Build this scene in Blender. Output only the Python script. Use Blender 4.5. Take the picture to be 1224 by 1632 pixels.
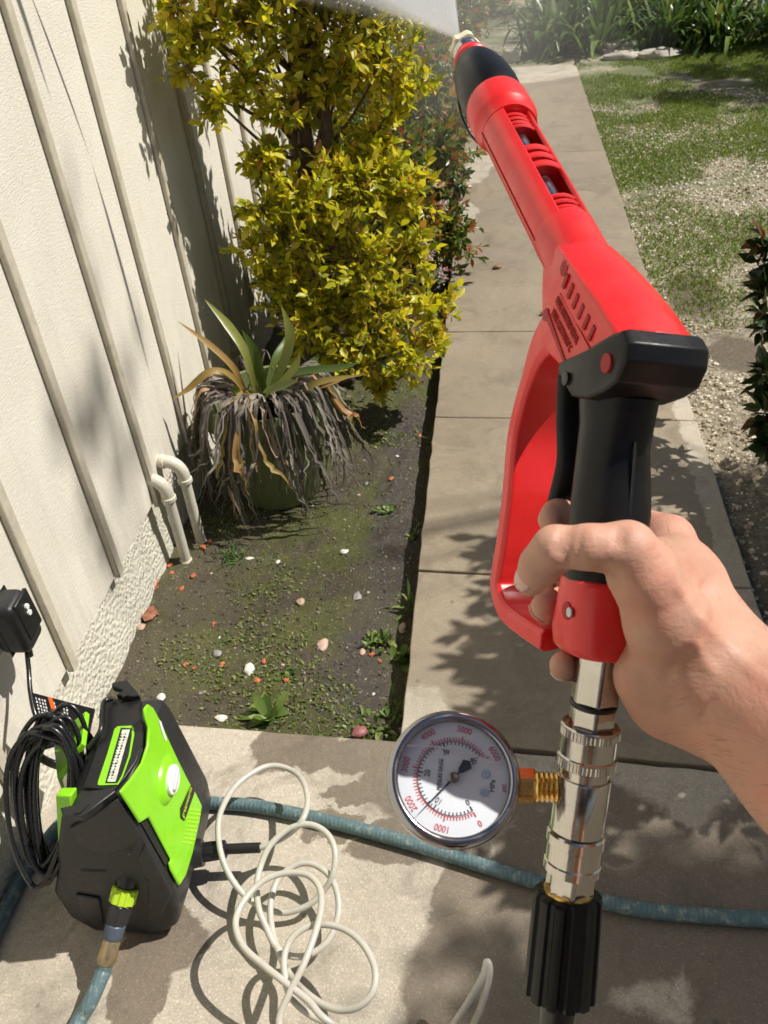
import bpy, bmesh, math, random
import numpy as np
from mathutils import Vector, Matrix
for o in list(bpy.data.objects): bpy.data.objects.remove(o, do_unlink=True)
random.seed(7); RNG = np.random.default_rng(11)
SC = bpy.context.scene; COL = SC.collection
R_ = math.radians

# ------------------------------------------------------------------ camera
FPX = 1440.0; CAM = np.array([0, 0, 1.5])
def cam_axes(pitch=36.0, roll=7.07, yaw=10.0):
    p, r, y = R_(pitch), R_(roll), R_(yaw)
    fh = np.array([-math.sin(y), math.cos(y), 0]); rt = np.array([math.cos(y), math.sin(y), 0]); up = np.array([0, 0, 1.])
    fw = fh*math.cos(p)-up*math.sin(p); u = up*math.cos(p)+fh*math.sin(p)
    return rt*math.cos(r)-u*math.sin(r), rt*math.sin(r)+u*math.cos(r), fw
XR, XU, FW = cam_axes()
cd = bpy.data.cameras.new('camera'); cam = bpy.data.objects.new('camera', cd); COL.objects.link(cam)
cd.sensor_fit = 'VERTICAL'; cd.sensor_height = 36; cd.sensor_width = 27; cd.lens = FPX/1632*36
cd.dof.use_dof = True; cd.dof.focus_distance = .85; cd.dof.aperture_fstop = 26
cd.clip_start = 0.02; cd.clip_end = 2000
cam.matrix_world = Matrix(((XR[0], XU[0], -FW[0], CAM[0]), (XR[1], XU[1], -FW[1], CAM[1]), (XR[2], XU[2], -FW[2], CAM[2]), (0, 0, 0, 1)))
SC.camera = cam
# ------------------------------------------------------------------ sky, sun, exposure
SUN_AZ, SUN_EL = 15.0, 52.0
SUNV = np.array([math.cos(R_(SUN_EL))*math.cos(R_(SUN_AZ)), math.cos(R_(SUN_EL))*math.sin(R_(SUN_AZ)), math.sin(R_(SUN_EL))])
wd = bpy.data.worlds.new('World'); SC.world = wd; wd.use_nodes = True
nt = wd.node_tree; nt.nodes.clear()
sky = nt.nodes.new('ShaderNodeTexSky'); sky.sky_type = 'NISHITA'; sky.sun_disc = False
sky.sun_elevation = R_(SUN_EL); sky.sun_rotation = R_(90-SUN_AZ); sky.air_density = 1.0; sky.dust_density = 1.5
bg = nt.nodes.new('ShaderNodeBackground'); bg.inputs[1].default_value = 0.051
wo = nt.nodes.new('ShaderNodeOutputWorld'); nt.links.new(sky.outputs[0], bg.inputs[0]); nt.links.new(bg.outputs[0], wo.inputs[0])
sd = bpy.data.lights.new('sun', 'SUN'); sd.energy = 5.0; sd.angle = R_(0.55); sd.color = (1, .95, .87)
so = bpy.data.objects.new('sun', sd); COL.objects.link(so)
so.rotation_euler = Vector(SUNV).to_track_quat('Z', 'Y').to_euler(); so.location = (3, 1, 6)
SC.view_settings.view_transform = 'Standard'; SC.view_settings.look = 'None'
SC.view_settings.exposure = 0.17; SC.view_settings.gamma = 1.0; SC.view_settings.use_curve_mapping = False
SC.cycles.use_adaptive_sampling = True; SC.cycles.adaptive_threshold = 0.015
try: SC.cycles.use_denoising = True; SC.cycles.denoiser = 'OPENIMAGEDENOISE'
except Exception: pass
SC.cycles.max_bounces = 8; SC.cycles.transparent_max_bounces = 12; SC.cycles.caustics_reflective = False; SC.cycles.caustics_refractive = False
SC.cycles.volume_bounces = 1; SC.cycles.sample_clamp_indirect = 6

# ------------------------------------------------------------------ pixel helpers (pixels of the 1224x1632 photograph)
def ray(x, y): return FW + XR*(x-612)/FPX - XU*(y-816)/FPX
def gnd(x, y, z=0.0):
    d = ray(x, y); return CAM + d*((z-CAM[2])/d[2])
def plx(x, y, X):
    d = ray(x, y); return CAM + d*(X/d[0])
def ply(x, y, Y):
    d = ray(x, y); return CAM + d*(Y/d[1])
def dep(x, y, d): return CAM + ray(x, y)*d
def onplane(x, y, p, n):
    d = ray(x, y); return CAM + d*(np.dot(np.asarray(p)-CAM, n)/np.dot(d, n))
def c2w(v): return XR*v[0] - XU*v[1] + FW*v[2]
def unit(v): v = np.asarray(v, float); return v/np.linalg.norm(v)

# ------------------------------------------------------------------ mesh builder
class MB:
    def __init__(s): s.v = []; s.f = []; s.n = 0
    def add(s, v, f):
        v = np.asarray(v, float).reshape(-1, 3); s.v.append(v)
        s.f += [tuple(int(i)+s.n for i in q) for q in f]; s.n += len(v); return s
    def box(s, c, size, R=None):
        c = np.asarray(c, float); h = np.asarray(size, float)/2
        p = np.array([(x, y, z) for x in (-1, 1) for y in (-1, 1) for z in (-1, 1)], float)*h
        if R is not None: p = p @ np.asarray(R).T
        return s.add(p+c, [(0, 1, 3, 2), (4, 6, 7, 5), (0, 4, 5, 1), (2, 3, 7, 6), (0, 2, 6, 4), (1, 5, 7, 3)])
    def loft(s, rings, caps=(True, True), closed=True):
        k = len(rings[0]); V = np.concatenate([np.asarray(r, float) for r in rings]); F = []
        m = k if closed else k-1
        for i in range(len(rings)-1):
            for j in range(m):
                j2 = (j+1) % k; F.append((i*k+j, i*k+j2, (i+1)*k+j2, (i+1)*k+j))
        if caps[0]: F.append(tuple(range(k-1, -1, -1)))
        if caps[1]: F.append(tuple(range((len(rings)-1)*k, len(rings)*k)))
        return s.add(V, F)
    def lathe(s, prof, o, ax, n=24, ref=None, caps=(True, True), phase=0.0, ribs=None):
        o = np.asarray(o, float); ax = unit(ax); e1, e2 = basis(ax, ref); rings = []
        for t, r in prof:
            th = np.arange(n)*2*math.pi/n+phase
            rr = r*np.ones(n) if ribs is None else r*ribs(th)
            rings.append(o+ax*t+np.outer(rr*np.cos(th), e1)+np.outer(rr*np.sin(th), e2))
        return s.loft(rings, caps)
    def tube(s, path, r, n=10, caps=(True, True), flat=None):
        P = np.asarray(path, float); m = len(P)
        r = np.ones(m)*r if np.isscalar(r) else np.asarray(r, float)
        T = np.gradient(P, axis=0); T /= np.linalg.norm(T, axis=1)[:, None]+1e-12
        e1, _ = basis(T[0]); rings = []
        th = np.arange(n)*2*math.pi/n
        for i in range(m):
            e1 = e1-T[i]*np.dot(e1, T[i]); e1 = unit(e1); e2 = np.cross(T[i], e1)
            rings.append(P[i]+np.outer(r[i]*np.cos(th), e1)+np.outer(r[i]*np.sin(th)*(flat or 1), e2))
        return s.loft(rings, caps)
    def prism(s, poly, off):
        poly = np.asarray(poly, float); off = np.asarray(off, float); k = len(poly)
        nrm = sum(np.cross(poly[i]-poly[0], poly[(i+1) % k]-poly[0]) for i in range(k))
        if np.dot(nrm, off) < 0: poly = poly[::-1]
        F = [tuple(range(k-1, -1, -1)), tuple(range(k, 2*k))]
        F += [(i, (i+1) % k, k+(i+1) % k, k+i) for i in range(k)]
        return s.add(np.concatenate([poly, poly+off]), F)
    def blob(s, c, rad, seed=0, rough=.18, nu=9, nv=6, R=None):
        rg = np.random.default_rng(seed); rings = []
        for i in range(nv+1):
            a = math.pi*(i+.02)/(nv+.04); th = np.arange(nu)*2*math.pi/nu+i*.35
            q = np.stack([np.sin(a)*np.cos(th), np.sin(a)*np.sin(th), np.cos(a)*np.ones(nu)], 1)
            q *= (1+rough*rg.normal(size=(nu, 1))*(.3 if i in (0, nv) else 1)); rings.append(q*np.asarray(rad))
        if R is not None: rings = [q @ np.asarray(R).T for q in rings]
        return s.loft([q[::-1]+np.asarray(c) for q in rings])
def basis(ax, ref=None):
    ax = unit(ax)
    if ref is None: ref = (0, 0, 1) if abs(ax[2]) < .9 else (1, 0, 0)
    e1 = np.asarray(ref, float); e1 = unit(e1-ax*np.dot(e1, ax)); return e1, np.cross(ax, e1)
def smooth(P, k=8, closed=False):
    P = np.asarray(P, float); out = []; m = len(P)
    for i in range(m if closed else m-1):
        g = (lambda j: P[j % m]) if closed else (lambda j: P[min(max(j, 0), m-1)])
        p0, p1, p2, p3 = g(i-1), g(i), g(i+1), g(i+2)
        for t in np.arange(k)/k:
            out.append(.5*((2*p1)+(-p0+p2)*t+(2*p0-5*p1+4*p2-p3)*t*t+(-p0+3*p1-3*p2+p3)*t**3))
    if not closed: out.append(P[-1])
    return np.array(out)

# ------------------------------------------------------------------ objects
def tag(o, label=None, cat=None, group=None, kind=None):
    if label: o['label'] = label
    if cat: o['category'] = cat
    if group: o['group'] = group
    if kind: o['kind'] = kind
    return o
ROOTLOC = {}
def thing(name, loc, label, cat, group=None, kind=None):
    o = bpy.data.objects.new(name, None); COL.objects.link(o); o.location = loc; o.empty_display_size = .05
    ROOTLOC[o.name] = np.asarray(loc, float)
    return tag(o, label, cat, group, kind)
def rawmesh(name, V, F, mat, angle=35, recalc=False):
    me = bpy.data.meshes.new(name); me.from_pydata(V.tolist(), [], F); me.update()
    if angle is None or angle < 180 or recalc:
        bm = bmesh.new(); bm.from_mesh(me); bmesh.ops.recalc_face_normals(bm, faces=bm.faces); bm.to_mesh(me); bm.free()
    if angle is not None:
        me.polygons.foreach_set('use_smooth', [True]*len(me.polygons))
        if angle < 180: me.set_sharp_from_angle(angle=R_(angle))
    if mat: me.materials.append(mat)
    return me
def obj(name, mb, mat, parent=None, angle=35, bevel=0, seg=2, origin=None, sub=0, label=None, recalc=False):
    """one mesh object; world-space geometry, moved into the frame of its thing"""
    V = np.concatenate(mb.v)
    if parent is not None:
        off = ROOTLOC.get(parent.name, np.zeros(3))
    else: off = np.asarray(origin if origin is not None else (V.min(0)+V.max(0))/2*np.array([1, 1, 0])+np.array([0, 0, V[:, 2].min()]), float)
    me = rawmesh(name, V-off, mb.f, mat, angle, recalc); o = bpy.data.objects.new(name, me); COL.objects.link(o)
    if parent is not None: o.parent = parent; ROOTLOC[o.name] = off
    else: o.location = off; ROOTLOC[o.name] = off
    if bevel:
        b = o.modifiers.new('bevel', 'BEVEL'); b.width = bevel; b.segments = seg; b.limit_method = 'ANGLE'; b.angle_limit = R_(28); b.harden_normals = False
    if sub:
        b = o.modifiers.new('subdivision', 'SUBSURF'); b.levels = sub; b.render_levels = sub
    if label: o['label'] = label
    return o
def bulk(name, V, tri, quad, mat, parent=None, origin=(0, 0, 0), smooth_=False):
    """fast mesh from arrays"""
    off = ROOTLOC.get(parent.name, np.zeros(3)) if parent is not None else np.asarray(origin, float)
    V = np.asarray(V, np.float32)-off.astype(np.float32)
    me = bpy.data.meshes.new(name); nt_, nq = len(tri), len(quad)
    me.vertices.add(len(V)); me.vertices.foreach_set('co', V.ravel())
    li = np.concatenate([np.asarray(tri, np.int32).ravel(), np.asarray(quad, np.int32).ravel()]).astype(np.int32)
    me.loops.add(len(li)); me.loops.foreach_set('vertex_index', li)
    me.polygons.add(nt_+nq)
    ls = np.concatenate([np.arange(nt_)*3, nt_*3+np.arange(nq)*4]).astype(np.int32)
    me.polygons.foreach_set('loop_start', ls)
    me.polygons.foreach_set('use_smooth', np.full(nt_+nq, smooth_, bool))
    me.update(calc_edges=True); me.validate()
    me.materials.append(mat); o = bpy.data.objects.new(name, me); COL.objects.link(o)
    if parent is not None: o.parent = parent
    else: o.location = off
    ROOTLOC[o.name] = off
    return o
def stamp(T, tri, quad, Ms):
    """copies of a template: Ms (N,3,4) -> arrays for bulk()"""
    T = np.asarray(T, float); N, k = len(Ms), len(T)
    V = np.einsum('nij,kj->nki', Ms[:, :, :3], T)+Ms[:, None, :, 3]
    o = (np.arange(N)*k)[:, None, None]
    tr = (np.asarray(tri, int).reshape(1, -1, 3)+o).reshape(-1, 3) if len(tri) else np.zeros((0, 3), int)
    qu = (np.asarray(quad, int).reshape(1, -1, 4)+o).reshape(-1, 4) if len(quad) else np.zeros((0, 4), int)
    return V.reshape(-1, 3), tr, qu
def text(s, size, mat, center, right, upv, parent, name='lettering', ext=0.0003, squeeze=1.0):
    c = bpy.data.curves.new(name, 'FONT'); c.body = s; c.size = size; c.align_x = 'CENTER'; c.align_y = 'CENTER'; c.extrude = ext; c.resolution_u = 3
    t = bpy.data.objects.new('tmp_text', c); COL.objects.link(t)
    me = bpy.data.meshes.new_from_object(t); bpy.data.objects.remove(t, do_unlink=True); me.name = name
    r, u = unit(right), unit(upv); nn = np.cross(r, u)
    off = np.asarray(center)-ROOTLOC.get(parent.name, np.zeros(3))
    me.transform(Matrix(((r[0]*squeeze, u[0], nn[0], off[0]), (r[1]*squeeze, u[1], nn[1], off[1]), (r[2]*squeeze, u[2], nn[2], off[2]), (0, 0, 0, 1))))
    me.materials.clear(); me.materials.append(mat)
    o = bpy.data.objects.new(name, me); COL.objects.link(o); o.parent = parent; return o

# ------------------------------------------------------------------ materials
class NT:
    def __init__(s, name):
        s.m = bpy.data.materials.new(name); s.m.use_nodes = True; s.t = s.m.node_tree; s.t.nodes.clear()
        s.out = s.t.nodes.new('ShaderNodeOutputMaterial')
    def n(s, typ, ins=None, **kw):
        x = s.t.nodes.new('ShaderNode'+typ)
        for k, v in kw.items(): setattr(x, k, v)
        for k, v in (ins or {}).items(): s.set(x.inputs[k], v)
        return x
    def set(s, sock, v):
        if isinstance(v, bpy.types.NodeSocket): s.t.links.new(v, sock)
        elif hasattr(v, 'outputs'): s.t.links.new(v.outputs[0], sock)
        elif isinstance(v, (tuple, list)) and len(v) == 3 and sock.type == 'RGBA': sock.default_value = (*v, 1)
        else: sock.default_value = v
    def math(s, op, a, b=0.0, c=None, clamp=False):
        x = s.n('Math', {0: a, 1: b}, operation=op, use_clamp=clamp)
        if c is not None: s.set(x.inputs[2], c)
        return x.outputs[0]
    def vmath(s, op, a, b=(0, 0, 0)):
        x = s.n('VectorMath', {0: a}, operation=op)
        if isinstance(b, (int, float)): x.inputs['Scale'].default_value = b
        else: s.set(x.inputs[1], b)
        return x
    def pos(s): return s.n('NewGeometry').outputs['Position']
    def objc(s): return s.n('TexCoord').outputs['Object']
    def noise(s, vec, scale, detail=4, rough=.55, out='Fac', dist=0):
        return s.n('TexNoise', {'Vector': vec, 'Scale': scale, 'Detail': detail, 'Roughness': rough, 'Distortion': dist}).outputs[out]
    def ramp(s, fac, stops, interp='LINEAR'):
        x = s.n('ValToRGB', {0: fac}); e = x.color_ramp.elements; x.color_ramp.interpolation = interp
        while len(e) < len(stops): e.new(.5)
        for k, (p, c) in enumerate(stops):
            e[k].position = p; e[k].color = (*c, 1) if not isinstance(c, (int, float)) else (c, c, c, 1)
        return x.outputs[0]
    def mix(s, fac, a, b, typ='MIX'):
        x = s.n('Mix', data_type='RGBA', blend_type=typ); s.set(x.inputs[0], fac); s.set(x.inputs[6], a); s.set(x.inputs[7], b); return x.outputs[2]
    def map(s, v, a, b, c=0., d=1.):
        return s.n('MapRange', {0: v, 1: a, 2: b, 3: c, 4: d}).outputs[0]
    def bump(s, h, strength=.3, dist=.01, normal=None):
        x = s.n('Bump', {'Height': h, 'Strength': strength, 'Distance': dist})
        if normal is not None: s.set(x.inputs['Normal'], normal)
        return x.outputs[0]
    def bsdf(s, **kw):
        x = s.n('BsdfPrincipled'); al = dict(color='Base Color', rough='Roughness', metal='Metallic', normal='Normal', spec='Specular IOR Level', coat='Coat Weight', coatr='Coat Roughness', sss='Subsurface Weight', sssr='Subsurface Radius', ssss='Subsurface Scale', trans='Transmission Weight', alpha='Alpha', ior='IOR', emit='Emission Color', emits='Emission Strength', sheen='Sheen Weight')
        for k, v in kw.items(): s.set(x.inputs[al[k]], v)
        return x
    def done(s, sh):
        s.t.links.new(sh.outputs[0] if hasattr(sh, 'outputs') else sh, s.out.inputs[0]); return s.m
def plain(name, col, rough=.5, var=.10, vs=40, bump=0, bs=300, bd=.001, metal=0, coat=0, spec=.5, rvar=.08, dirt=None):
    k = NT(name); p = k.objc(); n1 = k.noise(p, vs, 5)
    c = k.mix(k.map(n1, .3, .7), tuple(x*(1-var) for x in col), tuple(min(1, x*(1+var)) for x in col))
    if dirt:
        c = k.mix(k.math('MULTIPLY', k.map(k.noise(p, vs*.6, 6, .7), .52, .70), dirt[1]), c, dirt[0])
    kw = dict(color=c, rough=k.map(k.noise(p, vs*1.7, 3), .3, .7, max(0.02, rough-rvar), rough+rvar), metal=metal, coat=coat, spec=spec)
    if bump: kw['normal'] = k.bump(k.noise(p, bs, 3), bump, bd)
    return k.done(k.bsdf(**kw))
def leafmat(name, stops, rough=.38, trans=.35, tint=(1, 1, .6), spec=.5):
    k = NT(name); a = k.n('NewGeometry').outputs['Random Per Island']; b = k.n('ObjectInfo').outputs['Random']
    r = k.math('FRACT', k.math('ADD', a, b)); c = k.ramp(r, stops)
    big = k.noise(k.pos(), 3.0, 2); c = k.mix(k.map(big, .35, .65, 0, .35), c, k.mix(1.0, c, (.55, .62, .5), 'MULTIPLY'))
    p = k.bsdf(color=c, rough=rough, spec=spec); t = k.n('BsdfTranslucent', {0: k.mix(1.0, c, tint, 'MULTIPLY')})
    return k.done(k.n('MixShader', {0: trans, 1: p, 2: t}))
# ================================================================== SETTING
def ell_mask(k, pos, ells, soft=.25, warp=.12, wscale=9):
    """max over soft ellipses (x, y, rx, ry) on the ground, edges broken up by noise"""
    nv = k.n('TexNoise', {'Vector': pos, 'Scale': wscale, 'Detail': 5, 'Roughness': .6}).outputs['Color']
    w = k.vmath('MULTIPLY', k.vmath('SUBTRACT', nv, (.5, .5, .5)).outputs[0], (warp*2, warp*2, 0)).outputs[0]
    p = k.vmath('ADD', pos, w).outputs[0]; res = 0.0
    for (x, y, rx, ry) in ells:
        q = k.vmath('MULTIPLY', k.vmath('SUBTRACT', p, (x, y, 0)).outputs[0], (1/rx, 1/ry, 0)).outputs[0]
        d = k.vmath('LENGTH', q).outputs['Value']
        res = k.math('MAXIMUM', res, k.map(d, 1+soft*.5, 1-soft*.5))
    return res
def concrete(name, dry, wet, wet_ells=None, dry_ells=None):
    k = NT(name); p = k.pos()
    big = k.noise(p, 2.2, 5, .6); fine = k.noise(p, 55, 6, .7); sp = k.noise(p, 300, 3, .65)
    def tone(c):
        a = k.mix(k.map(big, .3, .7), tuple(x*.84 for x in c), tuple(min(1, x*1.1) for x in c))
        a = k.mix(k.map(fine, .35, .7, 0, .5), a, tuple(x*.72 for x in c))
        a = k.mix(k.map(sp, .57, .68, 0, .7), a, tuple(min(1, x*1.55+.03) for x in c))
        a = k.mix(k.map(sp, .43, .33, 0, .6), a, tuple(x*.5 for x in c)); return a
    if wet_ells: m = ell_mask(k, p, wet_ells, .10, .07, 8)
    else: m = k.math('SUBTRACT', 1.0, ell_mask(k, p, dry_ells, .10, .07, 8))
    c = k.mix(m, tone(dry), tone(wet))
    vor = k.n('TexVoronoi', {'Vector': p, 'Scale': 9, 'Randomness': 1}).outputs['Distance']
    c = k.mix(k.math('MULTIPLY', k.map(vor, .06, .03), .5), c, (.05, .045, .04))          # small dark spots
    st = k.noise(p, 5.5, 7, .68, dist=1.2); c = k.mix(k.map(st, .50, .70, 0, .55), c, tuple(x*.42 for x in wet))
    s2 = k.noise(p, 1.6, 8, .72, dist=.8); c = k.mix(k.map(s2, .48, .66, 0, .42), c, (.17, .15, .12)); s3 = k.noise(k.vmath('ADD', p, (7, 3, 0)).outputs[0], 13, 6, .7); c = k.mix(k.map(s3, .58, .70, 0, .35), c, tuple(min(1, x*1.5) for x in wet))
    h = k.math('ADD', k.math('MULTIPLY', k.noise(p, 260, 4, .7), .6), k.math('MULTIPLY', k.noise(p, 30, 5), .8))
    return k.done(k.bsdf(color=c, rough=k.map(m, 0, 1, .88, .56), normal=k.bump(h, .32, .0035), spec=.42))
m_patio = concrete('patio_concrete', (.49, .435, .355), (.205, .168, .125),
    wet_ells=[(-.36, 1.02, .05, .035), (-.24, .98, .08, .05), (-.10, .86, .07, .12), (-.30, 1.09, .09, .03), (-.46, 1.20, .11, .06), (-.30, 1.19, .13, .05), (-.14, 1.12, .17, .12), (-.64, .69, .055, .13), (-.61, .79, .075, .06), (-.02, .70, .17, .24), (.14, .93, .20, .2), (.42, .80, .16, .3), (.1, .5, .4, .2)])
m_path = concrete('path_concrete', (.47, .415, .335), (.30, .247, .178),
    dry_ells=[(.2, 7.95, .62, .55), (-.21, 1.22, .10, .17), (-.20, 5.35, .13, .35), (-.20, 4.55, .06, .2), (.54, 2.0, .035, 1.2), (.50, 1.3, .04, .1)])
# --- ground sheet
k = NT('lawn_ground'); p = k.pos(); c = k.mix(k.map(k.noise(p, 3.2, 5, .65), .40, .60), (.36, .305, .215), (.14, .11, .068))
c = k.mix(k.map(k.noise(p, 38, 5, .7), .42, .62, 0, .8), c, (.50, .45, .345)); c = k.mix(k.map(k.noise(p, 120, 3, .7), .5, .62, 0, .7), c, (.09, .07, .045))
sepx = k.n('SeparateXYZ', {0: p}); far = k.map(sepx.outputs[1], 3.4, 5.2); grm = k.map(k.noise(p, 2.6, 5, .6), .42, .56)
c = k.mix(k.math('MULTIPLY', far, k.math('MULTIPLY', grm, .75)), c, (.085, .125, .028))
near = k.map(sepx.outputs[1], 2.4, 1.7); c = k.mix(k.math('MULTIPLY', near, .75), c, (.085, .068, .045))
pud = ell_mask(k, p, [(.72, 3.45, .10, .22), (.78, 2.95, .10, .16)], .4, .08, 7); c = k.mix(pud, c, (.13, .10, .06))
m_lawn = k.done(k.bsdf(color=c, rough=k.map(pud, 0, 1, .9, .35), normal=k.bump(k.noise(p, 60, 6, .7), .6, .02)))
def grid(x0, x1, y0, y1, nx, ny, zf):
    X, Y = np.meshgrid(np.linspace(x0, x1, nx), np.linspace(y0, y1, ny), indexing='ij'); Z = zf(X, Y)
    V = np.stack([X, Y, Z], -1).reshape(-1, 3); i = np.arange(nx-1)[:, None]*ny+np.arange(ny-1)[None]
    Q = np.stack([i, i+ny, i+ny+1, i+1], -1).reshape(-1, 4); return V, Q
def vnoise(X, Y, s, seed=0):
    """cheap smooth value noise"""
    rg = np.random.default_rng(seed); T = rg.random((64, 64)); x = X*s+100; y = Y*s+100
    xi, yi = np.floor(x).astype(int), np.floor(y).astype(int); fx, fy = x-xi, y-yi; fx = fx*fx*(3-2*fx); fy = fy*fy*(3-2*fy)
    g = lambda a, b: T[a % 64, b % 64]
    return (g(xi, yi)*(1-fx)+g(xi+1, yi)*fx)*(1-fy)+(g(xi, yi+1)*(1-fx)+g(xi+1, yi+1)*fx)*fy
def fbm(X, Y, s, o=4, seed=0): return sum(vnoise(X, Y, s*2**i, seed+i)/2**i for i in range(o))/sum(.5**i for i in range(o))
lawn_z = lambda X, Y: -.022+.022*(fbm(X, Y, 5, 4, 3)-.5)
mb = MB(); mb.add([(-150, -40, -.12), (150, -40, -.12), (150, 260, -.12), (-150, 260, -.12)], [(0, 1, 2, 3)])
tag(obj('ground', mb, m_lawn, origin=(0, 0, 0)), kind='structure')
V, Q = grid(.5, 5.0, -.6, 12.0, 190, 460, lawn_z)
tag(bulk('lawn', V, np.zeros((0, 3), int), Q, m_lawn, smooth_=True), kind='structure')
V, Q = grid(-1.2, .56, 8.02, 12.0, 60, 120, lawn_z)
tag(bulk('lawn', V, np.zeros((0, 3), int), Q, m_lawn, smooth_=True), kind='structure')
# --- soil bed between wall and path
k = NT('mossy_soil'); p = k.pos(); sx = k.n('SeparateXYZ', {0: p})
mo = k.map(k.noise(p, 5.5, 6, .65), .40, .56)
c = k.mix(k.noise(p, 40, 6, .7), (.036, .029, .018), (.092, .074, .048)); c = k.mix(k.math('MULTIPLY', mo, .85), c, k.mix(k.noise(p, 90, 3), (.030, .040, .006), (.115, .125, .02)))
dryw = k.map(sx.outputs[0], -.62, -.92); c = k.mix(k.math('MULTIPLY', dryw, .55), c, (.105, .084, .058))
wetm = ell_mask(k, p, [(-.32, 2.02, .075, .42), (-.36, 1.5, .06, .18), (-.33, 2.5, .07, .25)], .7, .08, 9)
c = k.mix(wetm, c, (.055, .046, .036)); c = k.mix(k.map(k.noise(p, 210, 2), .66, .72), c, (.42, .38, .30))
m_soil = k.done(k.bsdf(color=c, rough=k.map(wetm, 0, 1, .82, .28), spec=.5, normal=k.bump(k.math('ADD', k.math('MULTIPLY', k.noise(p, 150, 5, .75), .6), k.noise(p, 34, 5, .65)), .75, .012)))
def soil_z(X, Y): return -.052+.026*(fbm(X, Y, 7, 4, 21)-.5)+.010*(fbm(X, Y, 34, 3, 5)-.5)+.018*np.clip((-.72-X)/.2, 0, 1)-.02*np.clip((X+.34)/.09, 0, 1)
V, Q = grid(-1.0, -.20, 1.12, 8.3, 130, 800, soil_z)
tag(bulk('soil_bed', V, np.zeros((0, 3), int), Q, m_soil, smooth_=True), kind='structure')
# --- path slabs, patio slab
path = None
def slab(name, poly, z0, z1, mat, parent):
    q_ = []
    for (xa, ya), (xb, yb) in zip(poly, poly[1:]+poly[:1]):
        n_ = max(1, int(math.hypot(xb-xa, yb-ya)/.05))
        for i_ in range(n_):
            f_ = i_/n_; jx, jy = (0, 0) if i_ == 0 else (random.gauss(0, .0011), random.gauss(0, .0007))
            if i_ and random.random() < .07: jx *= 3.5
            q_.append((xa+(xb-xa)*f_+jx, ya+(yb-ya)*f_+jy))
    P = [(x, y, z0) for x, y in q_]; mb = MB().prism(P, (0, 0, z1-z0)); return obj(name, mb, mat, parent, bevel=.003 if parent is path else .006, seg=2)
path = tag(thing('path', (.16, 4.6, 0), None, None), kind='structure')
js = [1.235, 1.775, 2.548, 3.185, 5.55, 8.05]; sk = -.095; XL, XRt = -.243, .563
for i in range(len(js)-1):
    g = [.0016, .0026, .0045, .0018, .0012, .0010, .0010, .0010, .0010, .0010]; g0, g1 = g[i], g[i+1]
    y0, y1 = js[i]+g0, js[i+1]-g1; dz = [-.0, .003, 0, .001, 0][i]
    pl_ = [(XL, y0), (XRt, y0+sk*(XRt-XL)), (XRt, y1+sk*(XRt-XL)), (XL, y1)]
    if i == len(js)-2:
        pl_ = [(XL, y0), (XRt, y0-.07), (XRt, y1-.22), (XRt-.03, y1-.13), (XRt-.09, y1-.09), (XL, y1)]
    slab('slab', pl_, -.11, dz, m_path, path)
patio = tag(thing('patio', (-.2, .3, 0), None, None), kind='structure')
slab('slab', [(-1.02, 1.285), (-1.02, -1.6), (1.0, -1.6), (1.0, 1.105), (-.24, 1.223), (-.76, 1.262)], -.11, .002, m_patio, patio)

# --- house wall: siding sheet, battens, stucco foundation
k = NT('cream_siding'); p = k.objc(); q = k.vmath('MULTIPLY', p, (1, 1, .16)).outputs[0]; tr = k.vmath('MULTIPLY', p, (1, 2.2, 9)).outputs[0]
st = k.noise(q, 22, 6, .6); dv = k.noise(p, 5, 5, .6)
c = k.mix(k.map(dv, .35, .7), (.735, .695, .595), (.79, .755, .66)); c = k.mix(k.map(st, .55, .72, 0, .3), c, (.60, .56, .47))
cr = k.map(k.noise(k.vmath('MULTIPLY', p, (1, 7, .35)).outputs[0], 3.2, 4, .5, dist=.4), .497, .4995); cr2 = k.map(k.noise(k.vmath('MULTIPLY', p, (1, 7, .35)).outputs[0], 3.2, 4, .5, dist=.4), .503, .5005)
crk = k.math('MULTIPLY', k.math('MULTIPLY', cr, cr2), k.map(k.noise(p, 1.9, 2), .74, .78)); c = k.mix(k.math('MULTIPLY', crk, .22), c, (.22, .19, .15))
hh = k.math('ADD', k.math('MULTIPLY', k.noise(tr, 26, 6, .7), 1.0), k.math('MULTIPLY', k.noise(q, 30, 5, .65), .7))
drt = k.math('MULTIPLY', k.map(k.n('SeparateXYZ', {0: p}).outputs[2], .62, .16), k.map(k.noise(q, 16, 6, .7), .42, .72)); c = k.mix(k.math('MULTIPLY', drt, .5), c, (.36, .31, .235))
blm = k.noise(p, 2.6, 6, .7); c = k.mix(k.map(blm, .54, .70, 0, .25), c, (.60, .57, .49))
hh = k.math('SUBTRACT', hh, k.math('MULTIPLY', crk, .2))
m_siding = k.done(k.bsdf(color=c, rough=.62, spec=.35, normal=k.bump(hh, .42, .006)))
m_batten = plain('batten_shaded_paint', (.53, .485, .385), .6, .10, 30, .3, 120, .002, dirt=((.30, .26, .19), .5))  # darker than the siding: shade of the near sides is in the colour
k = NT('foundation_stucco'); p = k.objc(); v = k.n('TexVoronoi', {'Vector': p, 'Scale': 95, 'Randomness': 1}, feature='SMOOTH_F1').outputs['Distance']
c = k.mix(k.noise(p, 14, 4), (.60, .575, .47), (.72, .695, .59)); m_stucco = k.done(k.bsdf(color=c, rough=.85, normal=k.bump(k.math('ADD', k.math('MULTIPLY', v, -1.2), k.math('MULTIPLY', k.noise(p, 160, 4, .7), .7)), .8, .008)))
XW = -.945
wall = thing('house_wall', (XW, 3.0, 0), 'cream painted board and batten house wall on a stucco base', 'wall')
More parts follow.
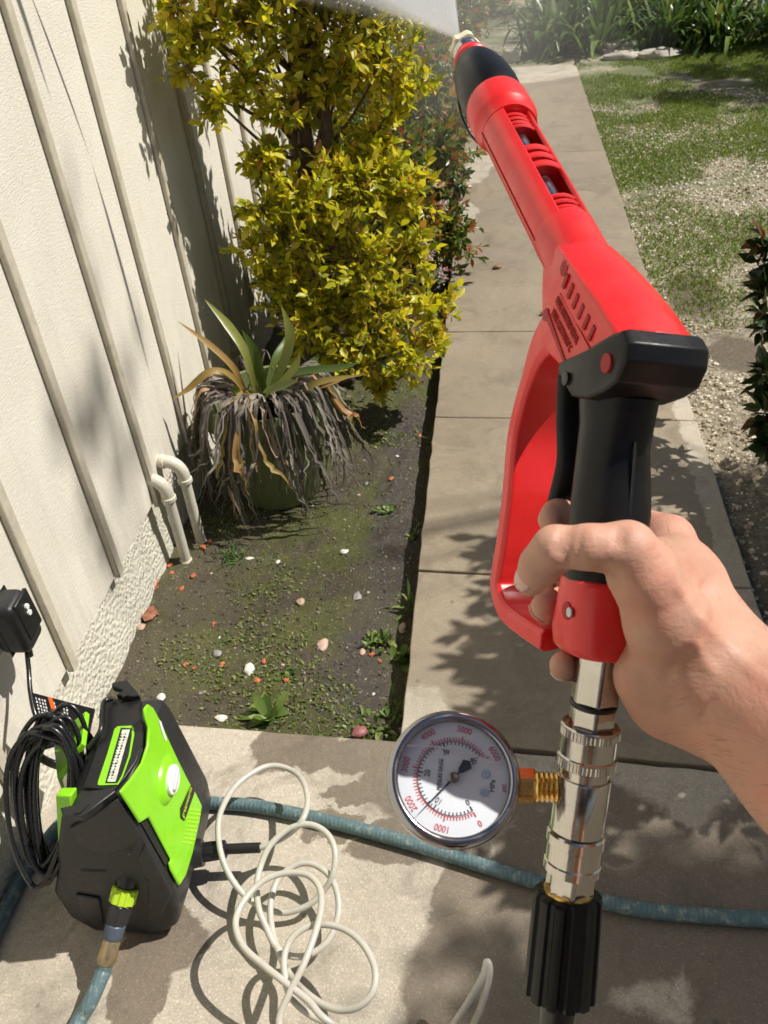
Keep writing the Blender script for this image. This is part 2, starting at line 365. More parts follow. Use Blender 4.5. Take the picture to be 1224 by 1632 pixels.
mb = MB(); mb.add([(XW, -1.5, .168), (XW, 9.0, .168), (XW, 9.0, 2.7), (XW, -1.5, 2.7), (XW-.03, -1.5, .168), (XW-.03, 9.0, .168), (XW-.03, 9.0, 2.7), (XW-.03, -1.5, 2.7)],
    [(0, 1, 2, 3), (4, 7, 6, 5), (0, 4, 5, 1), (3, 2, 6, 7), (0, 3, 7, 4), (1, 5, 6, 2)])
obj('siding', mb, m_siding, wall)
bt = .0145
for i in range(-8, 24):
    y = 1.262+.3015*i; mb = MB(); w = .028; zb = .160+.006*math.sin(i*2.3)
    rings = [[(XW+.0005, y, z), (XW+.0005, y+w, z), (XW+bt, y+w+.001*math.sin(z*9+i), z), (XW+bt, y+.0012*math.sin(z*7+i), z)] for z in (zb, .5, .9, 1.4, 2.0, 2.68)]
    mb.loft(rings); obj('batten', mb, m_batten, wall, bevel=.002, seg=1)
mb = MB(); rings = []
for y in np.linspace(-1.5, 9.0, 260):
    j = .004*math.sin(y*9)+.003*math.sin(y*31); rings.append([(XW-.16, y, .166), (XW-.16, y, -.1), (XW-.006+j, y, -.1), (XW-.010+j, y, .02), (XW-.016+j*.5, y, .12), (XW-.018, y, .166)])
mb.loft(rings); obj('foundation', mb, m_stucco, wall, angle=60)
# ================================================================== PLANTS
LEAF_T = np.array([(0, 0, 0), (-.36, .28, .05), (.36, .28, .05), (-.42, .58, .06), (.42, .58, .06), (0, .3, -.03), (0, .62, -.04), (0, 1, -.10)])
LEAF_Q = [(0, 5, 1, 1)]
LEAF_TRI = [(0, 5, 1), (0, 2, 5), (3, 6, 7), (6, 4, 7)]; LEAF_QUAD = [(1, 5, 6, 3), (5, 2, 4, 6)]
def frames(P, D, N, L, W):
    D = D/np.linalg.norm(D, axis=1)[:, None]; N = N-D*np.sum(N*D, 1)[:, None]; N /= np.linalg.norm(N, axis=1)[:, None]+1e-9
    S = np.cross(D, N); return np.stack([S*W[:, None], D*L[:, None], N*L[:, None], P], -1)
def twig_leaves(rg, centers, radii, ntw, per, Lr, wr=.55, up=.25, hole=.35, squash=.85):
    """leaves set along short twigs that leave the clump centres; returns frames and twig segments"""
    P, D, N, tw = [], [], [], []
    for c, r, nn in zip(centers, radii, ntw):
        for _ in range(nn):
            d = rg.normal(size=3); d /= np.linalg.norm(d); d[2] = d[2]*squash+up*rg.random()
            d = unit(d); s = c+d*r*hole*rg.random(); e = c+d*r*(.55+.80*rg.random()**1.3)
            bend = rg.normal(size=3)*r*.16; tw.append((s, (s+e)/2+bend, e))
            t = np.sort(rg.random(per))**.8; ph = rg.random()*6.28
            e1, e2 = basis(d)
            for j, tt in enumerate(t):
                b = s*(1-tt)**2+2*tt*(1-tt)*((s+e)/2+bend)+e*tt*tt
                a = ph+j*2.4; o = e1*math.cos(a)+e2*math.sin(a)
                P.append(b); D.append(d*(.45+.5*rg.random())+o*(.9 if tt < .93 else .2)+np.array([0, 0, .12])+rg.normal(size=3)*.18)
                N.append(SUNV*.95+rg.normal(size=3)*.52)
    P, D, N = map(np.array, (P, D, N)); L = Lr[0]+(Lr[1]-Lr[0])*rg.random(len(P)); W = L*wr*(.85+.3*rg.random(len(P)))
    return frames(P, D, N, L, W), tw
def twig_mesh(tw, r=.0016, n=3):
    mb = MB()
    for s, m, e in tw: mb.tube([s, m, e], [r, r*.8, r*.4], n, (False, False))
    return mb
def leaf_parts(Ms, mat, parent, count, name='leaf', big='foliage'):
    """the nearest leaves become parts of their own, the rest one foliage part"""
    view = Ms[:, :, 3]-CAM; dist = np.linalg.norm(view, axis=1); z = view @ FW
    px = 612+FPX*(view @ XR)/z; py = 816-FPX*(view @ XU)/z
    score = np.where((px > 0) & (px < 1224) & (py > 0) & (py < 1632) & (z > 0), dist, 99); order = np.argsort(score)
    count = min(count, int((score < 90).sum())); off = ROOTLOC[parent.name]
    me = rawmesh(name, LEAF_T, [tuple(t) for t in LEAF_TRI]+[tuple(q) for q in LEAF_QUAD], mat, 180)
    for i in order[:count]:
        o = bpy.data.objects.new(name, me); COL.objects.link(o); o.parent = parent
        M = np.eye(4); M[:3] = Ms[i]; M[:3, 3] -= off; o.matrix_basis = Matrix(M.tolist())
    if len(order) > count:
        V, t, q = stamp(LEAF_T, LEAF_TRI, LEAF_QUAD, Ms[order[count:]]); tag(bulk(big, V, t, q, mat, parent, smooth_=True), kind='stuff')
m_bark = plain('bark', (.12, .085, .06), .85, .35, 30, .8, 60, .006)
m_twig = plain('twig', (.13, .08, .045), .8, .3, 40)
m_gold = leafmat('golden_leaf', [(0, (.20, .26, .02)), (.25, (.48, .50, .035)), (.6, (.76, .69, .055)), (.92, (.92, .80, .12)), (1, (.58, .28, .10))], .36, .52, (1, .96, .3))
m_hedge = leafmat('hedge_leaf', [(0, (.035, .07, .018)), (.45, (.11, .17, .035)), (.75, (.28, .30, .05)), (.88, (.40, .18, .06)), (1, (.48, .10, .045))], .32, .36)
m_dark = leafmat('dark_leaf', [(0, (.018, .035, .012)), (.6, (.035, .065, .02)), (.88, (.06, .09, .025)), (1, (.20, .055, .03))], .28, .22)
m_pink = leafmat('pink_petal', [(0, (.70, .42, .46)), (1, (.85, .70, .70))], .5, .4, (1, 1, 1))
# ---- golden shrub against the wall
rg = np.random.default_rng(5)
gs = thing('golden_shrub', (-.66, 2.86, -.05), 'tall golden yellow leafed shrub growing against the cream wall', 'shrub')
up_c = [(325, 55, 2.62, 62), (300, 110, 2.55, 40), (420, 40, 2.75, 85), (405, 125, 2.7, 70), (350, 165, 2.6, 45), (520, 50, 2.85, 85), (520, 140, 2.85, 62), (605, 110, 2.95, 75), (610, 30, 3.0, 75), (285, 15, 2.52, 42), (655, 140, 3.0, 42), (455, 175, 2.75, 42), (440, -70, 2.8, 100), (560, -70, 2.9, 90), (330, -50, 2.6, 70)]
lo_c = [(600, 262, 2.86, 52), (545, 310, 2.78, 70), (640, 315, 2.82, 58), (470, 330, 2.7, 48), (415, 330, 2.62, 42), (460, 395, 2.68, 62), (560, 415, 2.7, 82), (650, 405, 2.8, 55), (500, 500, 2.66, 75), (600, 500, 2.66, 78), (680, 488, 2.72, 48), (555, 575, 2.6, 55), (640, 570, 2.62, 52), (690, 545, 2.7, 28), (435, 455, 2.66, 40), (400, 400, 2.62, 30), (610, 620, 2.62, 30)]
cs, rs, nw = [], [], []
for x, y, Y, r in up_c+lo_c:
    c = ply(x, y, Y); c[0] = max(c[0], XW+.07); d = np.dot(c-CAM, FW); rm = r*d/FPX
    cs.append(c); rs.append(rm); nw.append(max(14, int(48*(rm/.14)**1.7)))
for c, r in (((-.60, 2.86, 1.42), .2), ((-.46, 2.8, 1.30), .16), ((-.72, 2.75, 1.32), .16), ((-.55, 2.98, 1.55), .17), ((-.40, 2.95, 1.18), .13), ((-.60, 2.72, .62), .10), ((-.48, 2.80, .70), .09), ((-.40, 2.95, .80), .12), ((-.50, 3.0, .95), .11), ((-.36, 2.92, .62), .10), ((-.70, 2.68, .80), .06)):
    cs.append(np.array(c)); rs.append(r); nw.append(40)
Ms, tw = twig_leaves(rg, cs, rs, nw, 12, (.017, .046), .58, .3, .3)
Ms = Ms[(Ms[:, 0, 3] > XW+.03)]
leaf_parts(Ms, m_gold, gs, 290)
mb = twig_mesh(tw, .0017); 
for c in cs:
    b = np.array([-.62, 2.88, min(max(c[2]-.25, .15), 1.0)]); mb.tube(smooth([b, (b+c)/2+np.array([0, 0, -.03]), c], 4), np.linspace(.008, .003, 9), 5)
obj('branch', mb, m_twig, gs, angle=180)
mb = MB()
for dx, dy, lean in ((0, 0, .02), (.07, .05, -.03), (-.05, .06, .05)):
    P = smooth([(-.66+dx, 2.86+dy, -.06), (-.64+dx+lean, 2.87+dy, .35), (-.61+dx, 2.86+dy+lean, .8), (-.60+dx+lean*2, 2.9+dy, 1.35)], 5); mb.tube(P, np.linspace(.032, .018, len(P)), 9)
obj('trunk', mb, m_bark, gs, angle=180)
# ---- flowering hedge behind it, along the path
rg = np.random.default_rng(8)
hs = [(-.50, 3.25, .30, .22, 'low green hedge bush with reddish leaf tips right behind the golden shrub'), (-.47, 3.85, .36, .25, 'green bush with red new leaves and pink flowers at the path edge'),
      (-.52, 4.55, .40, .27, 'green bush with rusty leaves in the middle of the path-side hedge'), (-.50, 5.35, .42, .29, 'bushy misty green shrub near the far end of the path-side hedge'), (-.48, 6.25, .45, .32, 'farthest mist veiled bush of the path-side hedge'), (-.30, 8.6, .55, .40, 'reddish bush beyond the path end behind the spray nozzle')]
m_flow = m_pink
for q, (x, y, z, r, lab) in enumerate(hs):
    t = thing('hedge_bush', (x, y, -.05), lab, 'bush', 'bushes of the hedge along the path')
    cc = [np.array([x, y, z])+np.array([rg.uniform(-.22, .20), rg.uniform(-.35, .35), rg.uniform(-.24, .38)]) for _ in range(11)]; rr = [r*rg.uniform(.55, .8) for _ in cc]
    Ms, tw = twig_leaves(rg, cc, rr, [46]*11, 12, (.026, .056), .5, .3, .3); Ms = Ms[Ms[:, 2, 3] > -.03]; Ms = Ms[Ms[:, 0, 3] > XW+.03]
    leaf_parts(Ms, m_hedge, t, 90 if q < 2 else 0)
    mb = twig_mesh(tw[::3], .002)
    for c in cc: mb.tube([np.array([x, y, -.05]), (c+np.array([x, y, 0]))/2, c], [.012, .008, .004], 5)
    obj('branch', mb, m_twig, t, angle=180)
    if q in (1, 2, 0):
        fl = [np.array([x+.2+rg.uniform(-.05, .1), y+rg.uniform(-.3, .3), rg.uniform(.1, .45)]) for _ in range(7)]
        F, _ = twig_leaves(rg, fl, [.03]*7, [16]*7, 2, (.008, .013), .8, .2, .2)
        V, a, b = stamp(LEAF_T, LEAF_TRI, LEAF_QUAD, F); tag(bulk('blossom', V, a, b, m_flow, t, smooth_=True), kind='stuff')
# ---- dark shrub at the right edge (its shadow lies on the path) and the trees that shade the patio and lawn
def bush(name, lab, cat, root, clumps, nt_, per, Lr, mat, parts, seed, group=None, trunk=.03, wr=.5):
    rg = np.random.default_rng(seed); t = thing(name, root, lab, cat, group); cc = [np.array(c[:3]) for c in clumps]; rr = [c[3] for c in clumps]
    Ms, tw = twig_leaves(rg, cc, rr, [nt_]*len(cc) if np.isscalar(nt_) else nt_, per, Lr, wr, .2, .3)
    leaf_parts(Ms, mat, t, parts); mb = twig_mesh(tw, .0022); mbt = MB(); b = np.array(root, float)
    top = np.mean(cc, 0)
    mbt.tube(smooth([b, b*.6+top*.4+np.array([.04, 0, 0]), top*.85+b*.15], 5), np.linspace(trunk, trunk*.55, 11), 9)
    for c in cc:
        s = b*.45+top*.55+np.array([.02, 0, 0]); mb.tube(smooth([s, (s+c)/2+rg.normal(size=3)*.03, c], 4), np.linspace(trunk*.4, .003, 9), 6)
    obj('branch', mb, m_twig, t, angle=180); obj('trunk', mbt, m_bark, t, angle=180); return t
bush('evergreen_shrub', 'dark glossy leafed shrub at the right edge beside the path', 'shrub', (1.12, 1.78, -.05),
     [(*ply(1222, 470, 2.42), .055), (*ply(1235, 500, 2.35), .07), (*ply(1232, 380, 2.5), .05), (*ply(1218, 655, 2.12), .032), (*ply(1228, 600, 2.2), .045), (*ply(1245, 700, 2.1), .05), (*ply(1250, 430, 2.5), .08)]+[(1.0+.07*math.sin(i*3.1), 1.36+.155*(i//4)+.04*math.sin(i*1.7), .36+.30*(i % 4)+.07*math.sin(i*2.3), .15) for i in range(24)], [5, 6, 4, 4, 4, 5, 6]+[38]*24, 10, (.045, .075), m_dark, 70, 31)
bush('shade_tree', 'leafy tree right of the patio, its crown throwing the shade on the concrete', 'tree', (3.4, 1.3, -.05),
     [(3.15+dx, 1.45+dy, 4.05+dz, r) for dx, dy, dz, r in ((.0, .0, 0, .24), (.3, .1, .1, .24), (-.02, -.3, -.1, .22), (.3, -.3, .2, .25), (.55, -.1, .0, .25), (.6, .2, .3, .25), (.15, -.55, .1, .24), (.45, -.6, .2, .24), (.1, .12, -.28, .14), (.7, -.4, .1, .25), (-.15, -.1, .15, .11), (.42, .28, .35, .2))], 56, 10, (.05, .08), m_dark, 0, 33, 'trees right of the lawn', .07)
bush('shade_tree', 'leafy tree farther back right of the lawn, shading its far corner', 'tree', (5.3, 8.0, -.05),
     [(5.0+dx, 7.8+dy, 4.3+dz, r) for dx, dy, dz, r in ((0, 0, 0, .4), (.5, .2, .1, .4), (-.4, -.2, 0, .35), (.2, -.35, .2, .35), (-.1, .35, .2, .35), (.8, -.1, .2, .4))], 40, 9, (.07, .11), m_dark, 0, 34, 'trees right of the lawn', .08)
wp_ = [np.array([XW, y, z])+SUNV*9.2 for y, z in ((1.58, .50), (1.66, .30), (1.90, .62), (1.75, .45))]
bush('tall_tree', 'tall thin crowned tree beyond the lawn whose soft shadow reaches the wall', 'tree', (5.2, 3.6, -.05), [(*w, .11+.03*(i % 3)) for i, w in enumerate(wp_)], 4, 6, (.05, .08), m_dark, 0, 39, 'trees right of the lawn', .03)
# ---- strap-leaved clumps at the far end of the lawn
m_strap = leafmat('strap_leaf', [(0, (.045, .085, .02)), (.5, (.09, .165, .035)), (.85, (.15, .25, .055)), (1, (.30, .31, .09))], .30, .32)
def strap(P, wid, nrm=(0, 0, 1), fold=.25):
    """one long blade along P with a folded midrib"""
    P = np.asarray(P, float); T = np.gradient(P, axis=0); T /= np.linalg.norm(T, axis=1)[:, None]; m = len(P); V, F = [], []
    for i in range(m):
        s = np.cross(T[i], nrm); s = unit(s) if np.linalg.norm(s) > 1e-6 else np.array([1., 0, 0]); nn = np.cross(s, T[i]); w = wid[i]
        V += [P[i]-s*w, P[i]-nn*w*fold, P[i]+s*w]
    for i in range(m-1):
        for j in range(2): F.append((3*i+j, 3*i+j+1, 3*i+j+4, 3*i+j+3))
    return V, F
def arc_leaf(rg, base, az, L, lift, droop, n=7):
    d = np.array([math.cos(az), math.sin(az), 0]); t = np.linspace(0, 1, n)
    return base+np.outer(L*t*math.cos(lift)*(1-.15*t), d)+np.outer(L*(t*math.sin(lift)-droop*t*t), (0, 0, 1))
rg = np.random.default_rng(15); spots = []
names = ['tallest', 'leaning', 'broad', 'bright', 'dense', 'ragged', 'dark', 'narrow', 'arching', 'shadowed', 'upright', 'loose', 'outermost', 'middle', 'rear']
for q in range(15):
    row, i = divmod(q, 6); x = .35+i*.46+rg.uniform(-.1, .1)+(.2 if row else 0); y = 8.55-.10*i+row*.75+rg.uniform(-.1, .1)
    word = ['first', 'second', 'third', 'fourth', 'fifth', 'sixth'][i]
    t = thing('strap_leaf_clump', (x, y, -.03), f'{word} strap-leaved green clump from the path in the {["front", "middle", "back"][row]} row behind the lawn', 'plant', 'strap-leaved clumps behind the lawn')
    mb = MB()
    for _ in range(115):
        az = rg.uniform(0, 6.28); b = np.array([x, y, -.03])+rg.normal(size=3)*np.array([.09, .09, 0]); L = rg.uniform(.5, .95)
        P = arc_leaf(rg, b, az, L, rg.uniform(.75, 1.45), rg.uniform(.25, .95)); P[:, 2] = np.maximum(P[:, 2], -.02+.01*rg.random())
        V, F = strap(P, .016*np.array([.8, 1, 1.1, 1.1, 1, .75, .1])); mb.add(V, F)
    tag(obj('foliage', mb, m_strap, t, angle=180), kind='stuff')
bush('background_bush', 'dark bush rising behind the strap-leaved clumps', 'bush', (1.6, 11.2, -.05), [(x, 11.0+.2*math.sin(x*5), z, .42) for x in (-.4, .3, 1.0, 1.7, 2.4, 3.1) for z in (.3, .8)], 34, 8, (.08, .12), m_dark, 0, 36)
bush('background_bush', 'dark bush at the far end of the house wall', 'bush', (-.9, 9.6, -.05), [(x, 9.5+.2*math.sin(x*5), z, .4) for x in (-1.5, -.9, -.3) for z in (.3, .9, 1.4)], 34, 8, (.07, .11), m_hedge, 0, 37)
# ---- lawn grass (nobody could count it), wood chips and gravel
m_grass = leafmat('lawn_grass', [(0, (.09, .15, .02)), (.5, (.19, .28, .04)), (.85, (.30, .38, .07)), (1, (.48, .42, .18))], .5, .4)
rg = np.random.default_rng(17)
N = 330000; X = rg.uniform(.57, 3.4, N); Y = 3.0+(rg.random(N)**.75)*6.0
mask = fbm(X, Y, 2.6, 4, 40)+.10*np.clip((Y-4.2)/2.5, -1.0, 1)
blobs = [gnd(*b) for b in ((1130, 470), (1060, 385), (1000, 340), (1160, 500), (1120, 430), (1180, 380), (1010, 250), (1100, 330))]
for b in blobs: mask += .22*np.exp(-(((X-b[0])/.14)**2+((Y-b[1])/.22)**2))
keep = (mask > .40+.26*rg.random(N)) & (X < .6+Y*.45); X, Y = X[keep], Y[keep]; n = len(X)
P = np.stack([X, Y, lawn_z(X, Y)], 1); D = np.stack([rg.normal(size=n)*.7, rg.normal(size=n)*.7, .6+.6*rg.random(n)], 1)
Ms = frames(P, D, rg.normal(size=(n, 3)), rg.uniform(.010, .026, n), rg.uniform(.0022, .0042, n)*1.3)
V, t, q = stamp(np.array([(-.5, 0, 0), (.5, 0, 0), (-.4, .55, .06), (.4, .55, .06), (0, 1, .25)]), [(2, 3, 4)], [(0, 1, 3, 2)], Ms)
tag(bulk('grass', V, t, q, m_grass), 'short patchy green grass growing over the gravelly lawn', 'grass', kind='stuff')
k = NT('gravel_chips'); r = k.n('NewGeometry').outputs['Random Per Island']
m_chip = k.done(k.bsdf(color=k.ramp(r, [(0, (.13, .10, .065)), (.3, (.36, .29, .20)), (.65, (.56, .49, .37)), (.9, (.72, .66, .54)), (1, (.84, .80, .72))]), rough=.85))
CH = np.array([(-.5, -.35, 0), (.5, -.4, 0), (.55, .35, 0), (-.45, .4, 0), (-.35, -.2, .35), (.35, -.25, .4), (.3, .25, .3), (-.3, .22, .42)])
CHQ = [(4, 5, 6, 7), (0, 1, 5, 4), (1, 2, 6, 5), (2, 3, 7, 6), (3, 0, 4, 7)]
def scatter_chips(name, X, Y, zf, size, mat, lab, cat, seed, parent=None):
    rg = np.random.default_rng(seed); n = len(X); P = np.stack([X, Y, zf(X, Y)-.0015], 1); a = rg.uniform(0, 6.28, n)
    D = np.stack([np.cos(a), np.sin(a), rg.normal(size=n)*.25], 1); Nn = np.stack([rg.normal(size=n)*.3, rg.normal(size=n)*.3, np.ones(n)], 1)
    L = size[0]+(size[1]-size[0])*rg.random(n)**2.2; Ms = frames(P, D, Nn, L, L*rg.uniform(.45, .9, n)); Ms[:, :, 2] *= rg.uniform(.6, 1.4, n)[:, None]
    V, t, q = stamp(CH, [], CHQ, Ms); return tag(bulk(name, V, t, q, mat), lab, cat, kind='stuff')
N = 60000; X = rg.uniform(.568, 1.9, N); Y = 1.3+(rg.random(N)**1.25)*5.5; m2 = fbm(X, Y, 2.2, 4, 44)
pn = gnd(1040, 420); keep = (m2 > .30+.3*rg.random(N)) & (X < .45+Y*.33) & (np.hypot((X-.72)/.11, (Y-3.45)/.25) > .9) & (np.hypot((X-.78)/.1, (Y-2.95)/.17) > .9)
keep &= (Y > 2.25) | (rg.random(N) < .35)
scatter_chips('gravel', X[keep], Y[keep], lawn_z, (.006, .022), m_chip, 'pale gravel and wood chips strewn beside the path', 'gravel', 3)
# ---- grit on the soil bed
k = NT('soil_grit'); r = k.n('NewGeometry').outputs['Random Per Island']
m_grit = k.done(k.bsdf(color=k.ramp(r, [(0, (.05, .04, .03)), (.55, (.10, .08, .052)), (.9, (.17, .135, .09)), (1, (.30, .26, .20))]), rough=.7))
N = 9000; X = rg.uniform(-.94, -.25, N); Y = 1.24+rg.random(N)**1.3*2.6
scatter_chips('soil_grit', X, Y, soil_z, (.003, .013), m_grit, 'fine dark grit and crumbs over the mossy soil bed', 'grit', 4)
m_moss = leafmat('clover', [(0, (.07, .11, .02)), (.6, (.16, .20, .04)), (1, (.28, .28, .07))], .5, .3)
N = 11000; X = rg.uniform(-.92, -.25, N); Y = 1.25+rg.random(N)*1.5; ms = fbm(X, Y, 6, 4, 50)+.28*np.exp(-(((X+.33)/.12)**2+((Y-1.32)/.1)**2))+.15*np.exp(-(((X+.5)/.16)**2+((Y-1.45)/.2)**2))
keep = ms > .57+.10*rg.random(N); X, Y = X[keep], Y[keep]; n = len(X); a = rg.uniform(0, 6.28, n)
Ms = frames(np.stack([X, Y, soil_z(X, Y)], 1), np.stack([np.cos(a), np.sin(a), .4+.4*rg.random(n)], 1), np.array([[0, 0, 1.]])+rg.normal(size=(n, 3))*.3, rg.uniform(.006, .014, n), rg.uniform(.004, .009, n))
V, t, q = stamp(LEAF_T, LEAF_TRI, LEAF_QUAD, Ms); tag(bulk('clover_sprouts', V, t, q, m_moss, smooth_=True), 'tiny bright green sprouts dotted over the mossy soil', 'sprouts', kind='stuff')
# ---- weeds that stand out one by one
m_weed = leafmat('weed_leaf', [(0, (.07, .13, .03)), (.6, (.16, .24, .05)), (1, (.30, .36, .10))], .42, .35)
m_weedd = leafmat('feathery_weed', [(0, (.05, .11, .025)), (1, (.13, .22, .05))], .5, .3)
def weed(px, py, n, L, wid, lift, lab, mat=None, seed=0, spread=.01):
    rg = np.random.default_rng(seed); b = gnd(px, py, -.05); b[2] = soil_z(b[0], b[1]); t = thing('weed', b, lab, 'weed', 'weeds on the soil bed'); mb = MB()
    for i in range(n):
        az = i*2.4+rg.normal()*.3; bb = b+rg.normal(size=3)*np.array([spread, spread, 0]); l = L*rg.uniform(.6, 1.1)
        P = arc_leaf(rg, bb, az, l, rg.uniform(*lift), rg.uniform(.1, .6), 5); V, F = strap(P, wid*np.array([.45, .9, 1.15, .9, .1])); mb.add(V, F)
    tag(obj('foliage', mb, mat or m_weed, t, angle=180), kind='stuff'); return t
weed(425, 1140, 24, .085, .011, (.3, 1.1), 'leafy green rosette weed at the near edge of the soil bed', seed=1)
weed(605, 1020, 46, .055, .0042, (.5, 1.5), 'dense pale green tufted weed close to the path edge', seed=2, spread=.014)
weed(370, 890, 90, .038, .0020, (.3, 1.4), 'round feathery dark green weed tuft in front of the two pipes', m_weedd, 3, .022)
weed(616, 812, 22, .036, .0048, (.3, 1.0), 'small bright green weed on the bare wet soil', seed=4)
weed(657, 845, 14, .035, .003, (.4, 1.2), 'tiny spiky weed against the path edge below the bright weed', seed=5)
weed(655, 965, 16, .10, .0036, (.7, 1.4), 'long bladed grassy weed rising along the path edge', seed=6)
weed(640, 1040, 16, .06, .008, (.4, 1.2), 'broad leaved weed squeezed between tufted weed and path', seed=7)
weed(595, 1160, 40, .045, .0045, (.3, 1.3), 'sprawling weed at the corner of soil, patio and path', seed=8, spread=.03)
weed(640, 1130, 12, .08, .003, (.9, 1.5), 'upright grass blades in the corner gap beside the gauge', seed=9, spread=.02)
weed(460, 1075, 14, .03, .005, (.3, 1.1), 'small weed with red bits near the white stone', seed=10)
weed(620, 590, 26, .07, .004, (.4, 1.2), 'grassy weed under the lower branches of the golden shrub', m_weedd, 11, .03)
# ---- loose stones, terracotta chips and fallen leaves
m_peb = {c: plain('pebble_'+c, v, .55, .2, 60, .3, 150, .002) for c, v in dict(white=(.66, .63, .57), tan=(.47, .33, .23), grey=(.26, .25, .25), pink=(.52, .36, .29), red=(.27, .10, .10)).items()}
m_terra = plain('terracotta', (.45, .14, .05), .75, .25, 60, .5, 150, .002); m_brick = plain('brick_fragment', (.33, .14, .075), .85, .25, 50, .8, 120, .003)
def pebble(px, py, w, h, c, lab, group=None, seed=0, name='pebble', cat='stone', mat=None, flat=.55):
    b = gnd(px, py, -.05); z = soil_z(b[0], b[1]); d = np.linalg.norm(b-CAM); rx = w*.5*d/FPX; ry = h*.5*d/FPX*1.25
    mb = MB().blob((b[0], b[1], z+min(rx, ry)*flat*.45), (rx, ry, min(rx, ry)*flat), seed, .13 if mat is None else .28, 8, 5); o = obj(name, mb, mat or m_peb[c], angle=50 if mat is None else 20); tag(o, lab, cat, group)
for a in [(515, 1027, 17, 22, 'pink', 'large pinkish oval pebble lying alone on the mossy soil'), (397, 1068, 20, 18, 'white', 'whitish stone beside the small weed with red bits'), (549, 880, 15, 10, 'white', 'bright white pebble in the middle of the soil bed'), (398, 893, 15, 6, 'white', 'flat white pebble next to the feathery weed tuft'), (346, 1042, 17, 12, 'grey', 'flat dark grey pebble in the left half of the soil'), (570, 952, 14, 16, 'grey', 'purplish grey stone on wet soil, right of center'), (577, 1037, 11, 12, 'tan', 'tan pebble at the foot of the dense tufted weed'), (572, 1168, 24, 20, 'red', 'dark reddish stone at the near edge of the soil by the corner'), (227, 1010, 17, 12, 'tan', 'tan stone just below the brick fragment'), (640, 995, 12, 18, 'tan', 'upright tan stone between tufted weed and path edge'), (258, 1115, 16, 14, 'white', 'pale stone next to the top of the washer'), (480, 960, 13, 12, 'tan', 'dull tan pebble near the center of the bed'), (352, 1143, 20, 10, 'white', 'white pebble cluster stone near the patio edge'), (443, 896, 8, 8, 'white', 'tiny white pebble between feathery weed and bright white pebble')]:
    pebble(*a, seed=a[0])
pebble(241, 990, 30, 24, None, 'reddish brick fragment lying by the foundation of the wall', name='brick_fragment', cat='brick', mat=m_brick, seed=5)
where = ['close under the nearer pipe', 'right at the base of the nearer pipe', 'just left below the nearer pipe', 'above the brick fragment, upper one', 'above the brick fragment, lower one', 'alone right of the pipe base', 'alone below the pipes', 'alone halfway between brick fragment and feathery weed', 'left one of a pair above the washer', 'right one of a pair above the washer', 'alone left of the whitish stone', 'between the two pipe bases', 'behind the farther pipe, near the pot', 'right beside the whitish stone', 'caught in the leafy rosette weed', 'above the whitish stone', 'in the small weed near the whitish stone', 'far out on the wet soil toward the path', 'left one under the dense tufted weed', 'right one under the dense tufted weed', 'at the path edge below the golden shrub', 'at the foot of the farther pipe']
for i, (x, y) in enumerate([(272, 905), (300, 895), (275, 918), (252, 935), (250, 945), (309, 922), (291, 945), (340, 993), (296, 1060), (310, 1065), (354, 1057), (325, 878), (314, 838), (410, 1085), (432, 1140), (420, 1055), (456, 1085), (624, 765), (592, 1042), (605, 1050), (668, 690), (335, 868)]):
    pebble(x, y, 6+5*random.random(), 6+4*random.random(), None, 'small orange terracotta chip '+where[i], 'terracotta chips on the soil', i, 'terracotta_chip', 'chip', m_terra, .6)
for i in range(20):
    x, y = random.uniform(300, 640), random.uniform(720, 1150)
    pebble(x, y, 4+4*random.random(), 3+4*random.random(), random.choice(['white', 'white', 'tan', 'grey', 'pink']), 'very small pale pebble half sunk in the mossy soil', 'tiny pebbles in the soil', 100+i)
m_dry = leafmat('dry_leaf', [(0, (.33, .14, .05)), (1, (.45, .20, .07))], .6, .2)
def fallen(px, py, L, lab, ang):
    b = gnd(px, py, .006); me = MB(); n = 7; t = np.linspace(0, 1, n); d = np.array([math.cos(ang), math.sin(ang), 0])
    P = b+np.outer((t-.5)*L, d)+np.outer(.006*(1-(2*t-1)**2)+.001, (0, 0, 1)); V, F = strap(P, L*.28*np.sin(np.pi*np.clip(t, .04, .97)), fold=-.3); me.add(V, F)
    o = obj('fallen_leaf', me, m_dry, angle=180); s = o.modifiers.new('solid', 'SOLIDIFY'); s.thickness = .0006; tag(o, lab, 'leaf')
fallen(793, 426, .05, 'single brown fallen leaf in the middle of the wet path', .4)
fallen(865, 500, .03, 'small pale fallen leaf on the path under the gun barrel', 1.2)
# ---- stones at the far lawn edge
m_rock = plain('garden_rock', (.42, .38, .32), .8, .25, 12, .6, 30, .01)
for x, y, s, lab in ((1052, 90, (.17, .10, .05), 'flat pale rock at the foot of the strap-leaved clumps'), (992, 92, (.16, .09, .035), 'low rounded pale rock beside the stacked flagstone')):
    b = gnd(x, y, -.02); tag(obj('rock', MB().blob((b[0], b[1], -.005), s, int(x), .10, 12, 8), m_rock, angle=60), lab, 'rock')
b = gnd(985, 84, 0); fs = thing('flagstone_stack', (b[0], b[1]+.1, -.02), 'small stack of two brownish flat stones under the strap leaves', 'stones')
for i in range(2):
    mb = MB().box((b[0]+.01*i, b[1]+.1, .0+.035*i+.012), (.24-.03*i, .14, .032), Matrix.Rotation(.1+.2*i, 3, 'Z')); obj('flat_stone', mb, m_rock, fs, bevel=.006)
b = gnd(816, 95, 0); mb = MB().box((b[0], b[1], .03), (.13, .10, .10), Matrix.Rotation(.2, 3, 'Z')); tag(obj('stone_block', mb, m_rock, bevel=.012), 'small pale stone block at the far left corner of the path', 'stone')

